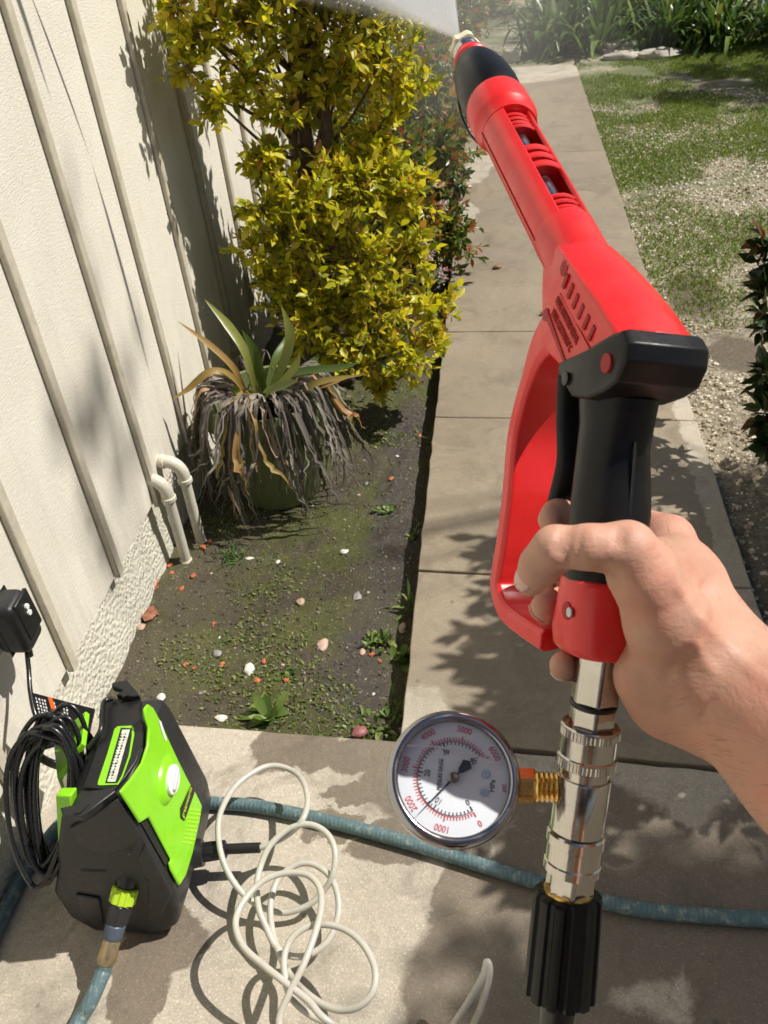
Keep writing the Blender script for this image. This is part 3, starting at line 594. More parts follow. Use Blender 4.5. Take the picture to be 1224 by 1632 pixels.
# ================================================================== POTTED PLANT
m_pot = plain('green_glazed_pot', (.17, .205, .085), .38, .12, 20, .05, 200, dirt=((.16, .17, .08), .6))
m_soilp = plain('potting_soil', (.05, .04, .03), .9, .3, 80, 1, 100, .01)
PC = np.array([-.70, 2.235, 0]); PR = .165; PH = .285; z0 = -.05
pot = thing('flower_pot', (PC[0], PC[1], z0), 'round olive green pot by the wall, full of a half dead strap plant', 'pot')
obj('pot_body', MB().lathe([(0, .115), (.01, .122), (.16, .148), (.27, .166), (.275, .18), (.315, PR+.008), (.335, PR+.006), (.338, PR), (.335, PR-.008), (.29, PR-.016), (.27, PR-.02)], (PC[0], PC[1], z0), (0, 0, 1), 48, caps=(True, False)), m_pot, pot, angle=40)
obj('potting_soil', MB().lathe([(0, PR-.014), (.005, .09), (.02, .01)], (PC[0], PC[1], z0+.275), (0, 0, 1), 32), m_soilp, pot)
m_gl = leafmat('pot_leaf', [(0, (.08, .13, .03)), (.6, (.16, .21, .05)), (1, (.30, .31, .08))], .34, .35)
m_yl = leafmat('yellowing_leaf', [(0, (.30, .27, .06)), (.5, (.36, .24, .07)), (1, (.45, .22, .10))], .5, .3)
m_dl = leafmat('dead_leaf', [(0, (.10, .085, .075)), (.5, (.22, .19, .165)), (.9, (.37, .335, .30)), (1, (.44, .27, .12))], .75, .12, (1, .9, .8), .2)
pp = thing('strap_plant', (PC[0], PC[1], .23), 'potted plant with a few green straps and a skirt of withered leaves', 'plant')
rg = np.random.default_rng(23)
def traced(pts, w, mat, name='leaf', twist=(0.3, -.6, .7)):
    P = smooth(pts, 5); t = np.linspace(0, 1, len(P)); wid = w*np.minimum(1, .45+1.6*t)*np.clip((1-t)*3.2, .03, 1)
    V, F = strap(P, wid, twist, .3); o = obj(name, MB().add(V, F), mat, pp, angle=180); return o
cb = np.array([PC[0], PC[1], .24])
def bz(px, Ys): return [ply(x, y, Y) for (x, y), Y in zip(px, Ys)]
traced(bz([(412, 640), (395, 570), (365, 520), (326, 477)], (2.23, 2.24, 2.28, 2.32)), .013, m_gl)
traced(bz([(425, 640), (415, 600), (405, 560), (385, 525)], (2.2, 2.18, 2.16, 2.15)), .014, m_gl)
traced(bz([(430, 630), (455, 570), (462, 530), (448, 486)], (2.25, 2.28, 2.3, 2.32)), .014, m_gl)
traced(bz([(425, 620), (440, 570), (460, 540), (470, 515)], (2.28, 2.34, 2.4, 2.42)), .012, m_gl)
traced(bz([(430, 640), (460, 600), (490, 590), (545, 585), (573, 577)], (2.22, 2.2, 2.2, 2.22, 2.24)), .011, m_gl)
traced(bz([(425, 645), (445, 615), (470, 585), (478, 560)], (2.2, 2.16, 2.14, 2.14)), .011, m_gl)
traced(bz([(418, 650), (425, 625), (455, 612), (475, 607)], (2.18, 2.12, 2.08, 2.06)), .013, m_gl)
traced(bz([(400, 640), (380, 628), (372, 612)], (2.2, 2.16, 2.14)), .011, m_gl)
traced(bz([(425, 640), (470, 600), (500, 575), (508, 563)], (2.27, 2.31, 2.35, 2.36)), .010, m_gl)
traced(bz([(395, 640), (375, 590), (335, 550), (283, 512)], (2.22, 2.2, 2.2, 2.2)), .009, m_yl)
traced(bz([(400, 640), (370, 600), (335, 592), (300, 620), (275, 636)], (2.2, 2.15, 2.12, 2.1, 2.08)), .010, m_yl)
traced(bz([(430, 650), (470, 630), (510, 608), (582, 597)], (2.2, 2.17, 2.16, 2.18)), .010, m_yl)
traced(bz([(430, 650), (480, 625), (520, 612), (560, 600)], (2.2, 2.2, 2.2, 2.22)), .008, m_yl)
def dead(az, reach, drop, w, mat):
    d = np.array([math.cos(az), math.sin(az), 0]); s = np.array([-d[1], d[0], 0]); k1 = rg.normal()*.05
    z_end = max(.27-drop, -.03)
    pts = [cb+d*.02+rg.normal(size=3)*.012, cb+d*.09+np.array([0, 0, .045+.05*rg.random()]), cb+d*(PR+.005)+s*k1*.6+np.array([0, 0, .075+.02*rg.random()]), cb+d*(PR+.045+reach*.4)+s*k1+np.array([0, 0, -.02-.3*drop+.04]),
           np.array([*(PC[:2]+(d*(PR+.05+reach*.7)+s*k1*1.5)[:2]), .27-.62*drop]), np.array([*(PC[:2]+(d*(PR+.045+reach)+s*k1*2)[:2]), z_end])]
    for p in pts: p[0] = max(p[0], XW+.035)
    P = smooth(pts, 5); t = np.linspace(0, 1, len(P)); tw = rg.uniform(-1.2, 1.2)
    wid = w*(1+.35*np.sin(t*14+rg.random()*6))*np.clip((1-t)*4, .15, 1); P = P+rg.normal(size=P.shape)*.003
    nr = d*math.cos(tw)+np.array([0, 0, 1])*.6+s*math.sin(tw); V, F = strap(P, wid, nr, .55); obj('withered_leaf', MB().add(V, F), mat, pp, angle=180)
for i in range(135):
    az = rg.uniform(-math.pi*1.02, .45) if i % 8 else rg.uniform(0, 6.28); dead(az, rg.uniform(-.03, .04)+(.04 if i % 5 == 0 else 0), rg.uniform(.12, .36), .0022+.0058*rg.random()**2.0, m_dl)
for i in range(6): dead(rg.uniform(-1.9, .3), rg.uniform(.01, .08), rg.uniform(.08, .22), rg.uniform(.006, .010), m_yl)
mb = MB()
for i in range(160):
    az = rg.uniform(0, 6.28); r0 = rg.uniform(0, .12); b = np.array([PC[0]+r0*math.cos(az), PC[1]+r0*math.sin(az), .225]); P = arc_leaf(rg, b, rg.uniform(0, 6.28), rg.uniform(.04, .11), rg.uniform(.1, .9), .4, 4); V, F = strap(P, rg.uniform(.002, .005)*np.array([1, 1, .8, .2])); mb.add(V, F)
tag(obj('withered_tangle', mb, m_dl, pp, angle=180), kind='stuff')
# ---- two vent pipes at the wall foot
m_pvc = plain('cream_painted_pipe', (.62, .59, .49), .5, .06, 30, .35, 90, .002, dirt=((.40, .35, .27), .5))
for px, py, ey, zt, lab in ((296, 892, 1.875, .235, 'nearer of two cream elbow pipes standing at the wall foot'), (320, 862, 1.985, .235, 'farther of two cream elbow pipes, nearest the flower pot')):
    b = gnd(px, py, -.04); r = .0145; t = thing('vent_pipe', (b[0], b[1], -.05), lab, 'pipe', 'elbow pipes at the wall')
    X0 = b[0]; top = zt; el = [(X0, b[1], -.07), (X0+.002, b[1], .06), (X0+.003, b[1], top-.06)]
    obj('upright', MB().tube(smooth(el, 4), r, 16), m_pvc, t, angle=60)
    arc = [(X0+.003-.045*(1-math.cos(a)), b[1], top-.045+.045*math.sin(a)) for a in np.linspace(0, math.pi/2, 8)]
    arc = [(X0+.003, b[1], top-.068)]+arc+[(X0-.062, b[1], top)]
    obj('elbow', MB().tube(arc, r+.003, 16), m_pvc, t, angle=60)
    obj('collar', MB().lathe([(0, r+.003), (.002, r+.006), (.012, r+.006), (.014, r+.003)], (X0+.003, b[1], top-.07), (0, 0, 1), 18), m_pvc, t)
    obj('collar', MB().lathe([(0, r+.003), (.002, r+.006), (.010, r+.006), (.012, r+.003)], (X0-.050, b[1], top), (1, 0, 0), 18), m_pvc, t)
    obj('wall_stub', MB().tube([(X0-.055, b[1], top), (XW-.01, b[1], top)], r-.003, 14), m_pvc, t)
    obj('base_collar', MB().lathe([(0, r+.004), (.012, r+.005), (.018, r+.001)], (X0, b[1], -.055), (0, 0, 1), 16), m_pvc, t)
# ================================================================== PRESSURE WASHER
m_char = plain('charcoal_plastic', (.022, .022, .023), .42, .12, 50, .12, 700, .0006)
m_blk = plain('black_plastic', (.012, .012, .013), .38, .15, 50, .1, 600, .0006)
m_lime = plain('lime_plastic', (.25, .66, .012), .30, .05, 20, .03, 300, coat=.25, dirt=((.16, .42, .02), .12))
m_limek = plain('lime_knob_plastic', (.45, .66, .03), .4, .06, 30)
m_wht = plain('white_plastic', (.78, .78, .76), .35, .04, 30)
m_label = plain('pale_label', (.62, .66, .56), .4, .25, 180)
m_rubber = plain('black_rubber', (.010, .010, .011), .36, .2, 60, .1, 300, .0008)
m_brass = plain('worn_brass', (.42, .33, .20), .38, .2, 70, .2, 200, .001, metal=.85)
m_greyc = plain('blue_grey_plastic', (.075, .10, .14), .4, .15, 60)
wr = thing('pressure_washer', (-.70, .90, .002), 'lime green and charcoal electric pressure washer standing by the wall', 'pressure washer')
sec = np.array([(-.752, .0), (-.788, .04), (-.797, .115), (-.775, .165), (-.752, .24), (-.722, .315), (-.695, .338), (-.63, .352), (-.612, .348), (-.603, .325), (-.5745, .125), (-.578, .075), (-.592, .03), (-.625, .0)])
def ringy(y, s=1.0, dz=0.0, shear=0.0):
    c = np.array([-.69, .16]); q = (sec-c)*s+c; q[:, 1] = np.maximum(q[:, 1]+dz*(q[:, 1]/.35), .002)
    return [(x, y+shear*z, z) for x, z in q]
sts = [(.783, .93, 0, .055), (.790, .985, 0, .05), (.806, 1.0, 0, .035), (.90, 1.0, .002, .02), (.985, 1.0, 0, .02), (1.012, .98, 0, .03), (1.024, .92, 0, .035)]
obj('body', MB().loft([ringy(*s) for s in sts][::-1]), m_char, wr, angle=32, bevel=.004, seg=3)
SPn = unit((.990, 0, .142)); SPp = np.array([-.5885, .9, .225])
def S(x, y, o=0.0): return onplane(x, y, SPp+SPn*o, SPn)
TPn = unit((-.2, -.02, 1)); TPp = np.array([-.66, .9, .3475])
def T(x, y, o=0.0): return onplane(x, y, TPp+TPn*o, TPn)
gp = [(187, 1262), (205, 1241), (222, 1216), (231, 1188), (233, 1160), (227, 1142), (226, 1130), (232, 1122), (240, 1128), (252, 1150), (266, 1182), (280, 1212), (296, 1244), (309, 1266), (318, 1284), (314, 1310), (303, 1360), (292, 1396), (282, 1412), (268, 1386), (266, 1376), (269, 1370), (233, 1303), (219, 1312)]
obj('front_panel', MB().prism([S(*p, .0015) for p in gp], SPn*.006), m_lime, wr, bevel=.003, seg=3)
# raised swell under the dial and rib along the panel
ctr = S(266, 1243, .0075); ax1 = unit(S(272, 1215)-S(262, 1272)); ax2 = unit(np.cross(SPn, ax1))
mb = MB(); rings = []
for k_, (r, hgt) in enumerate(((1.35, -.002), (1.15, .004), (.98, .0075), (.9, .008))):
    rings.append([ctr+ax1*math.cos(a)*.034*r+ax2*math.sin(a)*.024*r+SPn*hgt for a in np.linspace(0, 2*math.pi, 32, endpoint=False)])
mb.loft(rings); obj('dial_boss', mb, m_lime, wr, angle=60)
dl = MB().loft([[ctr+ax1*math.cos(a)*.026*r+ax2*math.sin(a)*.0185*r+SPn*hgt for a in np.linspace(0, 2*math.pi, 32, endpoint=False)] for r, hgt in ((1, .0078), (1, .0135), (.9, .0155))])
dial = obj('dial', dl, m_wht, wr, angle=40)
obj('dial_grip', MB().box(ctr+SPn*.0175, (.008, .04, .005), np.stack([ax2, ax1, SPn], 1)), plain('pale_grey_plastic', (.55, .57, .62), .35), dial, bevel=.002)
bd = [(287, 1288), (304, 1251), (309, 1254), (308, 1266), (293, 1308), (287, 1303)]
badge = obj('badge', MB().prism([S(*p, .0078) for p in bd], SPn*.002), m_blk, wr, bevel=.0006)
bc = sum(S(*p, .0101) for p in bd)/6; br = unit(S(304, 1256)-S(291, 1301)); bu = np.cross(SPn, br)
text('greenworks', .0135, m_limek, bc, br, bu, badge, squeeze=.92)
mb = MB()
for i in range(9):
    for j in range(4):
        q = S(298+4.6*j-1.6*i+ (2.3 if i % 2 else 0)+6, 1290+6.6*i+.6*j, .0078); mb.blob(q, (.0018, .0022, .0022), 1, 0, 7, 4)
tag(obj('grip_dimples', mb, m_limek, wr), kind='stuff')
obj('panel_mark', MB().prism([S(*p, .008) for p in [(252, 1147), (256, 1150), (265, 1180), (263, 1182), (258, 1168)]], SPn*.0012), m_wht, wr)
obj('recess', MB().prism([S(*p, .0006) for p in [(224, 1312), (237, 1302), (272, 1372), (263, 1380)]], SPn*.0014), m_blk, wr)
# top cover with label
tp = [(134, 1258), (150, 1215), (161, 1180), (163, 1152), (162, 1130), (166, 1117), (222, 1116), (228, 1120), (224, 1131), (225, 1142), (231, 1160), (229, 1188), (219, 1216), (203, 1240), (184, 1262)]
obj('top_cover', MB().prism([T(*p, .0) for p in tp], TPn*.006), m_blk, wr, bevel=.002, seg=3)
fr = [(157, 1245), (156, 1251), (160, 1252), (188, 1251), (196, 1238), (208, 1205), (214, 1172), (214, 1161), (210, 1157), (188, 1158), (183, 1162), (172, 1200)]
obj('label_frame', MB().prism([T(*p, .0064) for p in fr], TPn*.001), m_lime, wr)
lab = obj('label_plate', MB().prism([T(*p, .0076) for p in [(168, 1248), (187, 1248), (194, 1236), (205, 1204), (210, 1172), (210, 1161), (193, 1160), (180, 1205)]], TPn*.0006), m_blk, wr)
lp = obj('label_print', MB().prism([T(*p, .0083) for p in [(171, 1246), (184, 1246), (207, 1163), (195, 1163)]], TPn*.0004), m_label, lab)
for j, o in enumerate((-3, 3)):
    mb = MB()
    for i in range(16):
        f = i/15; a = T(176+f*22+o-1, 1240-f*70, .0089); mb.box(a, (.0030, .0016+.0016*((i*7+j*3) % 3), .0004), Matrix.Rotation(.3*i, 3, 'Z'))
    obj('label_marks', mb, m_char, lab)
# hooks for the cord
for hk in ([(100, 1296), (128, 1290), (150, 1268), (186, 1264), (188, 1270), (135, 1310), (104, 1308)], [(182, 1096), (205, 1092), (226, 1116), (218, 1118), (188, 1116), (200, 1108), (181, 1102)]):
    n_ = np.array([0, 0, 1.]); c0 = TPp+n_*.006
    P = [onplane(*p, c0, n_) for p in hk]; obj('cord_hook', MB().prism(P, n_*.014), m_blk, wr, bevel=.002)
for hk in ([(118, 1298), (128, 1296), (142, 1282), (122, 1286)], [(190, 1104), (200, 1101), (204, 1108), (196, 1112)]):
    P = [onplane(*p, TPp+np.array([0, 0, .0205]), np.array([0, 0, 1.])) for p in hk]; obj('hook_slot', MB().prism(P, (0, 0, .0012)), m_rubber, wr)
# lime side shell behind the cord
for poly in ([(-.800, .97, .30), (-.74, 1.0, .335), (-.72, .93, .335), (-.77, .90, .28)], [(-.825, 1.0, .2), (-.80, .97, .30), (-.77, .90, .28), (-.80, .93, .2)]):
    obj('side_shell', MB().prism(poly, (-.006, 0, .008)), m_lime, wr, bevel=.002)
nn = unit((-.1, -1, .2))
obj('side_shell', MB().prism([onplane(*p, (-.74, .80, .25), nn) for p in [(88, 1268), (113, 1268), (114, 1296), (104, 1304), (118, 1322), (92, 1348)]], -nn*.02), m_lime, wr, bevel=.003)
obj('side_shell', MB().prism([onplane(*p, (-.79, .80, .1), nn) for p in [(104, 1390), (118, 1393), (140, 1396), (142, 1405), (125, 1413), (112, 1410)]], -nn*.02), m_lime, wr, bevel=.003)
obj('cord_recess', MB().prism([onplane(*p, (-.76, .795, .16), nn) for p in [(100, 1345), (118, 1330), (140, 1375), (142, 1392), (112, 1390)]], -nn*.01), m_rubber, wr)
# facets, seam and screws of the near face
nf = unit((0, -1, .052)); NFp = np.array([-.69, .7895, .15])
NF = lambda x, y, o=0.0: onplane(x, y, NFp+nf*o, nf)
obj('near_shoulder', MB().prism([NF(*p, -.003) for p in [(112, 1316), (140, 1302), (188, 1270), (226, 1330), (204, 1350), (168, 1358), (132, 1346), (118, 1334)]], nf*.007), m_char, wr, bevel=.004, seg=3)
obj('near_apron', MB().prism([NF(*p, -.003) for p in [(234, 1342), (276, 1420), (262, 1452), (236, 1464), (238, 1410), (222, 1366)]], nf*.007), m_char, wr, bevel=.004, seg=3)
obj('near_skirt', MB().prism([NF(*p, -.003) for p in [(122, 1422), (160, 1428), (166, 1470), (150, 1468), (128, 1448)]], nf*.006), m_char, wr, bevel=.003, seg=3)
obj('seam', MB().prism([NF(*p, .0002) for p in [(128, 1388), (170, 1390), (170, 1391.5), (128, 1389.5)]], nf*.0006), m_rubber, wr)
for q in ((205, 1363), (236, 1404), (137, 1362)): obj('screw_hole', MB().lathe([(0, .0028), (.0006, .0026)], NF(*q, .0045), nf, 12), m_rubber, wr)
# feet
for x, y in ((-.745, .82), (-.65, .81), (-.745, 1.0), (-.64, 1.0)): obj('foot', MB().lathe([(0, .014), (.006, .013)], (x, y, .0005), (0, 0, 1), 12), m_rubber, wr)
# inlet stub
IN0 = ply(203, 1405, .797); IN1 = ply(168, 1536, .705); iax = unit(IN1-IN0); il = np.linalg.norm(IN1-IN0)
obj('inlet_boss', MB().lathe([(-.03, .019), (0, .018), (.010, .0155)], IN0, iax, 24), m_blk, wr, angle=40)
rib = lambda th: 1+.05*np.sign(np.sin(th*11))
kn = obj('inlet_knob', MB().lathe([(.009, .0185), (.011, .0212), (.034, .0212), (.036, .018)], IN0, iax, 66, ribs=rib), m_limek, wr, angle=30)
# outlet stub
OUT0 = np.array([-.572, .905, .072]); OUT1 = gnd(348, 1355, .072); oax = unit(OUT1-OUT0)
obj('outlet_boss', MB().lathe([(-.02, .026), (.004, .024), (.006, .016)], OUT0, oax, 24), m_char, wr, angle=40)
# ---- hose connector and garden hose
m_hose = NT('teal_hose'); k = m_hose; p = k.objc(); c = k.mix(k.noise(p, 26, 5, .65), (.06, .115, .13), (.13, .20, .21)); tq = k.noise(k.vmath('MULTIPLY', p, (1, 1, 1)).outputs[0], 70, 5, .7)
c = k.mix(k.map(tq, .52, .66, 0, .7), c, (.33, .36, .31)); wv = k.n('TexWave', {'Vector': p, 'Scale': 38, 'Distortion': 2.5, 'Detail': 2}).outputs['Fac']
m_hose = k.done(k.bsdf(color=c, rough=.42, normal=k.bump(k.math('ADD', wv, tq), .25, .002)))
gh = thing('garden_hose', (-.3, .95, .002), 'weathered teal garden hose crossing the patio to the washer inlet', 'hose')
hr = .0132
Z = hr+.002
g_ = lambda x, y, z=Z: gnd(x, y, z)
conn_end = IN0+iax*il
cn = il/.13
P = [conn_end-iax*.01, conn_end+iax*.012, ply(160, 1560, .685), g_(142, 1600, .03), g_(122, 1634), np.array([-.735, .50, Z]), np.array([-.80, .36, Z]), np.array([-.89, .38, Z]), np.array([-.925, .55, Z]), np.array([-.930, .75, Z]), np.array([-.925, .90, Z]), np.array([-.875, 1.03, Z]), np.array([-.76, 1.085, Z]), g_(318, 1277), g_(400, 1284), g_(480, 1299), g_(560, 1318), g_(640, 1340), g_(720, 1364), g_(800, 1389), g_(880, 1413), g_(960, 1437), g_(1040, 1452), g_(1130, 1460), g_(1224, 1466), g_(1330, 1470), np.array([.62, .9, Z]), np.array([.9, .82, Z])]
obj('hose_tube', MB().tube(smooth(P, 8), hr, 18), m_hose, gh, angle=180)
cp = lambda prof: [(a*cn, r) for a, r in prof]
obj('coupling_collar', MB().lathe(cp([(.028, .0165), (.033, .018), (.06, .0165), (.066, .015)]), IN0, iax, 28), m_greyc, gh)
rb2 = lambda th: 1+.03*np.sign(np.sin(th*8))
obj('coupling_sleeve', MB().lathe(cp([(.034, .0175), (.036, .0192), (.062, .0178), (.066, .0165)]), IN0, iax, 64, ribs=rb2), m_char, gh)
obj('coupling_ring', MB().lathe(cp([(.066, .0155), (.068, .0172), (.088, .0165), (.09, .015)]), IN0, iax, 28), m_greyc, gh)
obj('brass_fitting', MB().lathe(cp([(.09, .0135), (.094, .0155), (.106, .0152), (.110, .0165), (.124, .0165), (.13, .0135)]), IN0, iax, 28), m_brass, gh)
# ---- white high pressure hose
m_whose = plain('white_vinyl_hose', (.50, .475, .41), .28, .06, 40, .05, 200, coat=.2)
ph = thing('pressure_hose', (-.42, .85, .002), 'thin white pressure hose lying in springy loops beside the washer', 'hose')
obj('sleeve_collar', MB().lathe([(.004, .0165), (.02, .0165), (.045, .0155), (.047, .012)], OUT0, oax, 60, ribs=lambda th: 1+.05*np.sign(np.sin(th*10))), m_blk, ph, angle=30)
SE = gnd(415, 1351, .072)
obj('strain_relief', MB().tube([OUT0+oax*.045, (OUT0+oax*.05+SE)/2, SE], .0095, 16), m_rubber, ph)
c3 = lambda x, y, z: gnd(280+x/3.4, 1160+y/3.4, z)
wp = [(440, 650, .072), (480, 642, .075), (590, 590, .085), (680, 510, .09), (715, 400, .09), (690, 290, .08), (630, 232, .07), (540, 205, .07), (450, 225, .075), (330, 310, .08), (250, 440, .085), (230, 560, .08), (250, 700, .07), (310, 830, .055), (400, 930, .04), (500, 985, .03), (600, 1000, .025), (720, 960, .03), (800, 885, .04), (850, 800, .055), (865, 690, .065), (840, 600, .07), (780, 542, .07), (700, 522, .07), (600, 555, .065), (510, 640, .06), (460, 750, .05), (440, 860, .045), (450, 980, .04), (490, 1080, .03), (540, 1180, .02), (620, 1235, .012), (720, 1230, .01), (820, 1160, .014), (875, 1040, .022), (880, 920, .03), (840, 810, .036), (760, 745, .04), (680, 735, .04), (600, 775, .037), (545, 840, .034), (515, 950, .03), (520, 1080, .024), (560, 1220, .018), (620, 1340, .016), (700, 1430, .018), (800, 1500, .022), (900, 1530, .028), (1000, 1505, .04), (1072, 1420, .05), (1078, 1300, .055), (1020, 1180, .055), (930, 1100, .052), (820, 1066, .05), (710, 1080, .048), (630, 1140, .044), (590, 1230, .040), (590, 1330, .036), (610, 1430, .03), (660, 1500, .026), (740, 1560, .022), (860, 1615, .02), (1000, 1690, .02), (900, 1800, .02), (640, 1760, .02), (560, 1600, .03), (620, 1430, .048), (690, 1290, .058), (750, 1130, .062), (788, 980, .062), (780, 870, .06), (720, 800, .058), (620, 785, .056), (510, 810, .055), (420, 875, .055), (345, 980, .055), (325, 1080, .055), (370, 1190, .055), (480, 1290, .055), (600, 1385, .05), (720, 1480, .045), (840, 1600, .04)]
Wp = [c3(x, y, z if i < 3 else (z*1.25 if i < 16 else z*1.15+.03*min(1, (i-15)/8)+(.03 if 44 < i else 0))) for i, (x, y, z) in enumerate(wp)]
Wp += [gnd(640, 1690, .03), gnd(700, 1660, .06), gnd(735, 1615, .10), gnd(768, 1560, .13), gnd(776, 1533, .145), gnd(780, 1552, .135), gnd(768, 1602, .10), gnd(752, 1655, .06), gnd(770, 1760, .02), np.array([.02, .42, .02]), np.array([.06, .25, .15]), np.array([.06, .22, .5])]
Wp_tail = len(Wp)
# (the far end climbs to the gun and is finished with it)
# ---- power cord, its plug and the warning tag
m_cord = plain('black_cord', (.011, .011, .012), .27, .15, 60, coat=.3)
pc = thing('power_cord', (-.80, .95, .10), 'coiled glossy black power cord hung on the side of the washer', 'cord')
rg = np.random.default_rng(41); P = []
A1 = unit(np.array([-.772, .945, .372])-np.array([-.80, .80, .150])); A2 = unit(np.array([.95, .25, .1])); A2 = unit(A2-A1*np.dot(A1, A2)); A3 = np.cross(A1, A2)
for i in range(14):
    cc = np.array([-.785, .868, .268])+A3*(-.036+.0055*i)+rg.normal(size=3)*.006; la = .120+rg.uniform(-.015, .022); lb = .040+rg.uniform(-.012, .016)
    for a in np.linspace(0, 2*math.pi, 22, endpoint=False):
        f = a/(2*math.pi); P.append(cc+A3*.006*f+A1*math.cos(a)*la*(1+.05*math.sin(3*a+i))+A2*math.sin(a)*lb*(1+.35*math.cos(a)))
cr_ = .0046
obj('cord_coil', MB().tube(smooth(P, 3), cr_, 8), m_cord, pc, angle=180)
wrapc = dep(100, 1192, 1.62); w1 = unit(ray(100, 1192)); P = []
e1, e2 = XR, XU
for i in range(3):
    for a in np.linspace(0, 2*math.pi, 20, endpoint=False): P.append(wrapc+e1*(.047+.004*i)*math.cos(a)+e2*(.030+.004*i)*math.sin(a)*(1+.2*math.cos(a))+w1*(-.055*math.sin(a)+.008*i))
obj('cord_wrap', MB().tube(smooth(P, 3), cr_, 8), m_cord, pc, angle=180)
obj('cord_tail', MB().tube(smooth([T(140, 1195, .004), T(160, 1165, .018), T(163, 1135, .022), T(166, 1118, .018), T(180, 1113, .012)], 6), cr_, 8), m_cord, pc, angle=180)
pw = plx(43, 1040, -.885)
obj('cord_lead', MB().tube(smooth([pw, plx(46, 1070, -.878), plx(48, 1100, -.868), plx(55, 1135, -.85), plx(70, 1165, -.83), plx(100, 1150, -.80)], 6), cr_, 8), m_cord, pc, angle=180)
gf = thing('safety_plug', (XW+.03, 1.08, .36), 'boxy black safety plug with two white dots on the wall', 'plug')
c0 = plx(20, 990, -.892); 
RZ = Matrix.Rotation(R_(4), 3, 'X')
obj('plug_body', MB().box(c0, (.062, .066, .115), RZ), m_char, gf, bevel=.016, seg=5)
obj('plug_face', MB().box(c0+np.array([.030, .006, .012]), (.008, .050, .085), RZ), m_blk, gf, bevel=.003)
for dy, dz in ((.006, .030), (.006, .016)): obj('indicator', MB().lathe([(0, .0058), (.0035, .0052)], c0+np.array([.034, dy, dz]), (1, 0, 0), 16), m_wht, gf)
obj('plug_seam', MB().box(c0+np.array([-.008, 0, 0]), (.003, .068, .117), RZ), m_rubber, gf, bevel=.001)
obj('strain_relief', MB().lathe([(0, .009), (.02, .007), (.03, .005)], c0+np.array([.004, .0, -.055]), unit(pw-c0), 14), m_blk, gf)
obj('socket_cover', MB().box((XW+.012, c0[1], c0[2]), (.022, .085, .125)), m_wht, gf, bevel=.004)
tg = thing('warning_tag', (-.84, 1.05, .2), 'black warning tag with an orange stripe hanging on the cord', 'tag')
tn = unit((1, -.45, .35)); t0 = np.array([-.835, 1.05, .29])
TG = lambda x, y, o=0: onplane(x, y, t0+tn*o, tn)
obj('card', MB().prism([TG(*p) for p in [(52, 1104), (152, 1130), (142, 1175), (72, 1195)]], -tn*.0012), m_blk, tg)
obj('orange_stripe', MB().prism([TG(*p, .0003) for p in [(76, 1110.5), (83, 1112.5), (92, 1140), (85, 1143)]], tn*.0003), plain('orange_ink', (.75, .14, .02), .5), tg)
mb = MB()
for j, (x0, x1) in enumerate(((57, 66), (62, 71), (67, 75), (71, 79), (86, 95), (101, 106), (106, 110), (124, 128))):
    for i in range(7):
        f0, f1 = i/7+.01, i/7+.10
        a, b = [np.array([x0+(x1-x0)*f, 1111+.27*(x0-57)+38*f]) for f in (f0, f1)]; s = np.array([1.3+.8*((i+j) % 2), .4])
        mb.prism([TG(*q, .0003) for q in (a-s*.6, a+s*.6, b+s*.6, b-s*.6)], tn*.0002)
obj('small_print', mb, m_wht, tg)
# ================================================================== SPRAY GUN (frame: f forward along barrel, u up, w left)
ga = unit((-.155, -.735, .655)); ghd = unit((-.13, .94, .33)); gn = unit(np.cross(ga, ghd)); gu = unit(-(ghd-np.dot(ghd, ga)*ga))
GO = CAM+c2w(np.array([(1000-612)/FPX, (560-816)/FPX, 1])*.43)
AF, AU, AW = c2w(ga), c2w(gu), c2w(gn)
def G(f, u, w=0.0): return GO+AF*f+AU*u+AW*w
def gpx(x, y, w=0.0):
    """pixel -> point of the gun's mid plane (shifted by w to its left)"""
    return onplane(x, y, GO+AW*w, AW)
m_red = plain('red_plastic', (.72, .022, .022), .36, .05, 30, .10, 420, .0008, coat=.12, rvar=.12, dirt=((.50, .02, .018), .35))
m_redin = plain('red_recess', (.35, .008, .010), .6, .1, 30)
m_grip = plain('black_grip', (.006, .006, .0065), .38, .15, 50, .15, 700, .0006, spec=.28)
m_steel = plain('brushed_steel', (.62, .62, .63), .22, .06, 120, .05, 400, metal=1)
m_chrome = plain('nickel_plate', (.58, .55, .50), .15, .05, 150, .03, 500, metal=1, rvar=.05)
m_gold = plain('yellow_brass', (.78, .50, .16), .24, .08, 100, .05, 400, metal=1)
m_cream = plain('cream_nozzle_plastic', (.78, .72, .50), .4, .06, 40)
gun = thing('spray_gun', G(-.02, -.03), 'red and black pressure washer spray gun held in the hand', 'spray gun')
# barrel basis: towards the camera and to the right
bc_ = G(.16, 0); ec = unit((CAM-bc_)-AF*np.dot(CAM-bc_, AF)); er = np.cross(AF, ec)
if np.dot(er, XR) < 0: er = -er
def bring(f, r, a0, a1, n): return [G(f, 0, .0008)+(ec*math.cos(a)+er*math.sin(a))*r for a in np.linspace(a0, a1, n)]
RO, RI = .0172, .0146
SL0, SL1 = R_(14), R_(72)
def shell_ring(f, ro=RO): 
    o = bring(f, ro, SL1, SL0+2*math.pi, 40); i = bring(f, RI, SL1, SL0+2*math.pi, 40)[::-1]; return o+i
obj('barrel', MB().loft([shell_ring(.1005), shell_ring(.2285)][::-1]), m_red, gun, angle=40, bevel=.0007)
obj('barrel_breech', MB().lathe([(.055, .0165), (.075, .0172), (.1005, .0174), (.103, .0168)], G(0, 0, .0008), AF, 40), m_red, gun, angle=40)
obj('barrel_collar', MB().lathe([(.226, .0182), (.232, .0186), (.236, .0205), (.238, .0212), (.258, .0212), (.262, .0206), (.264, .0195)], G(0, 0), AF, 44), m_red, gun, angle=35)
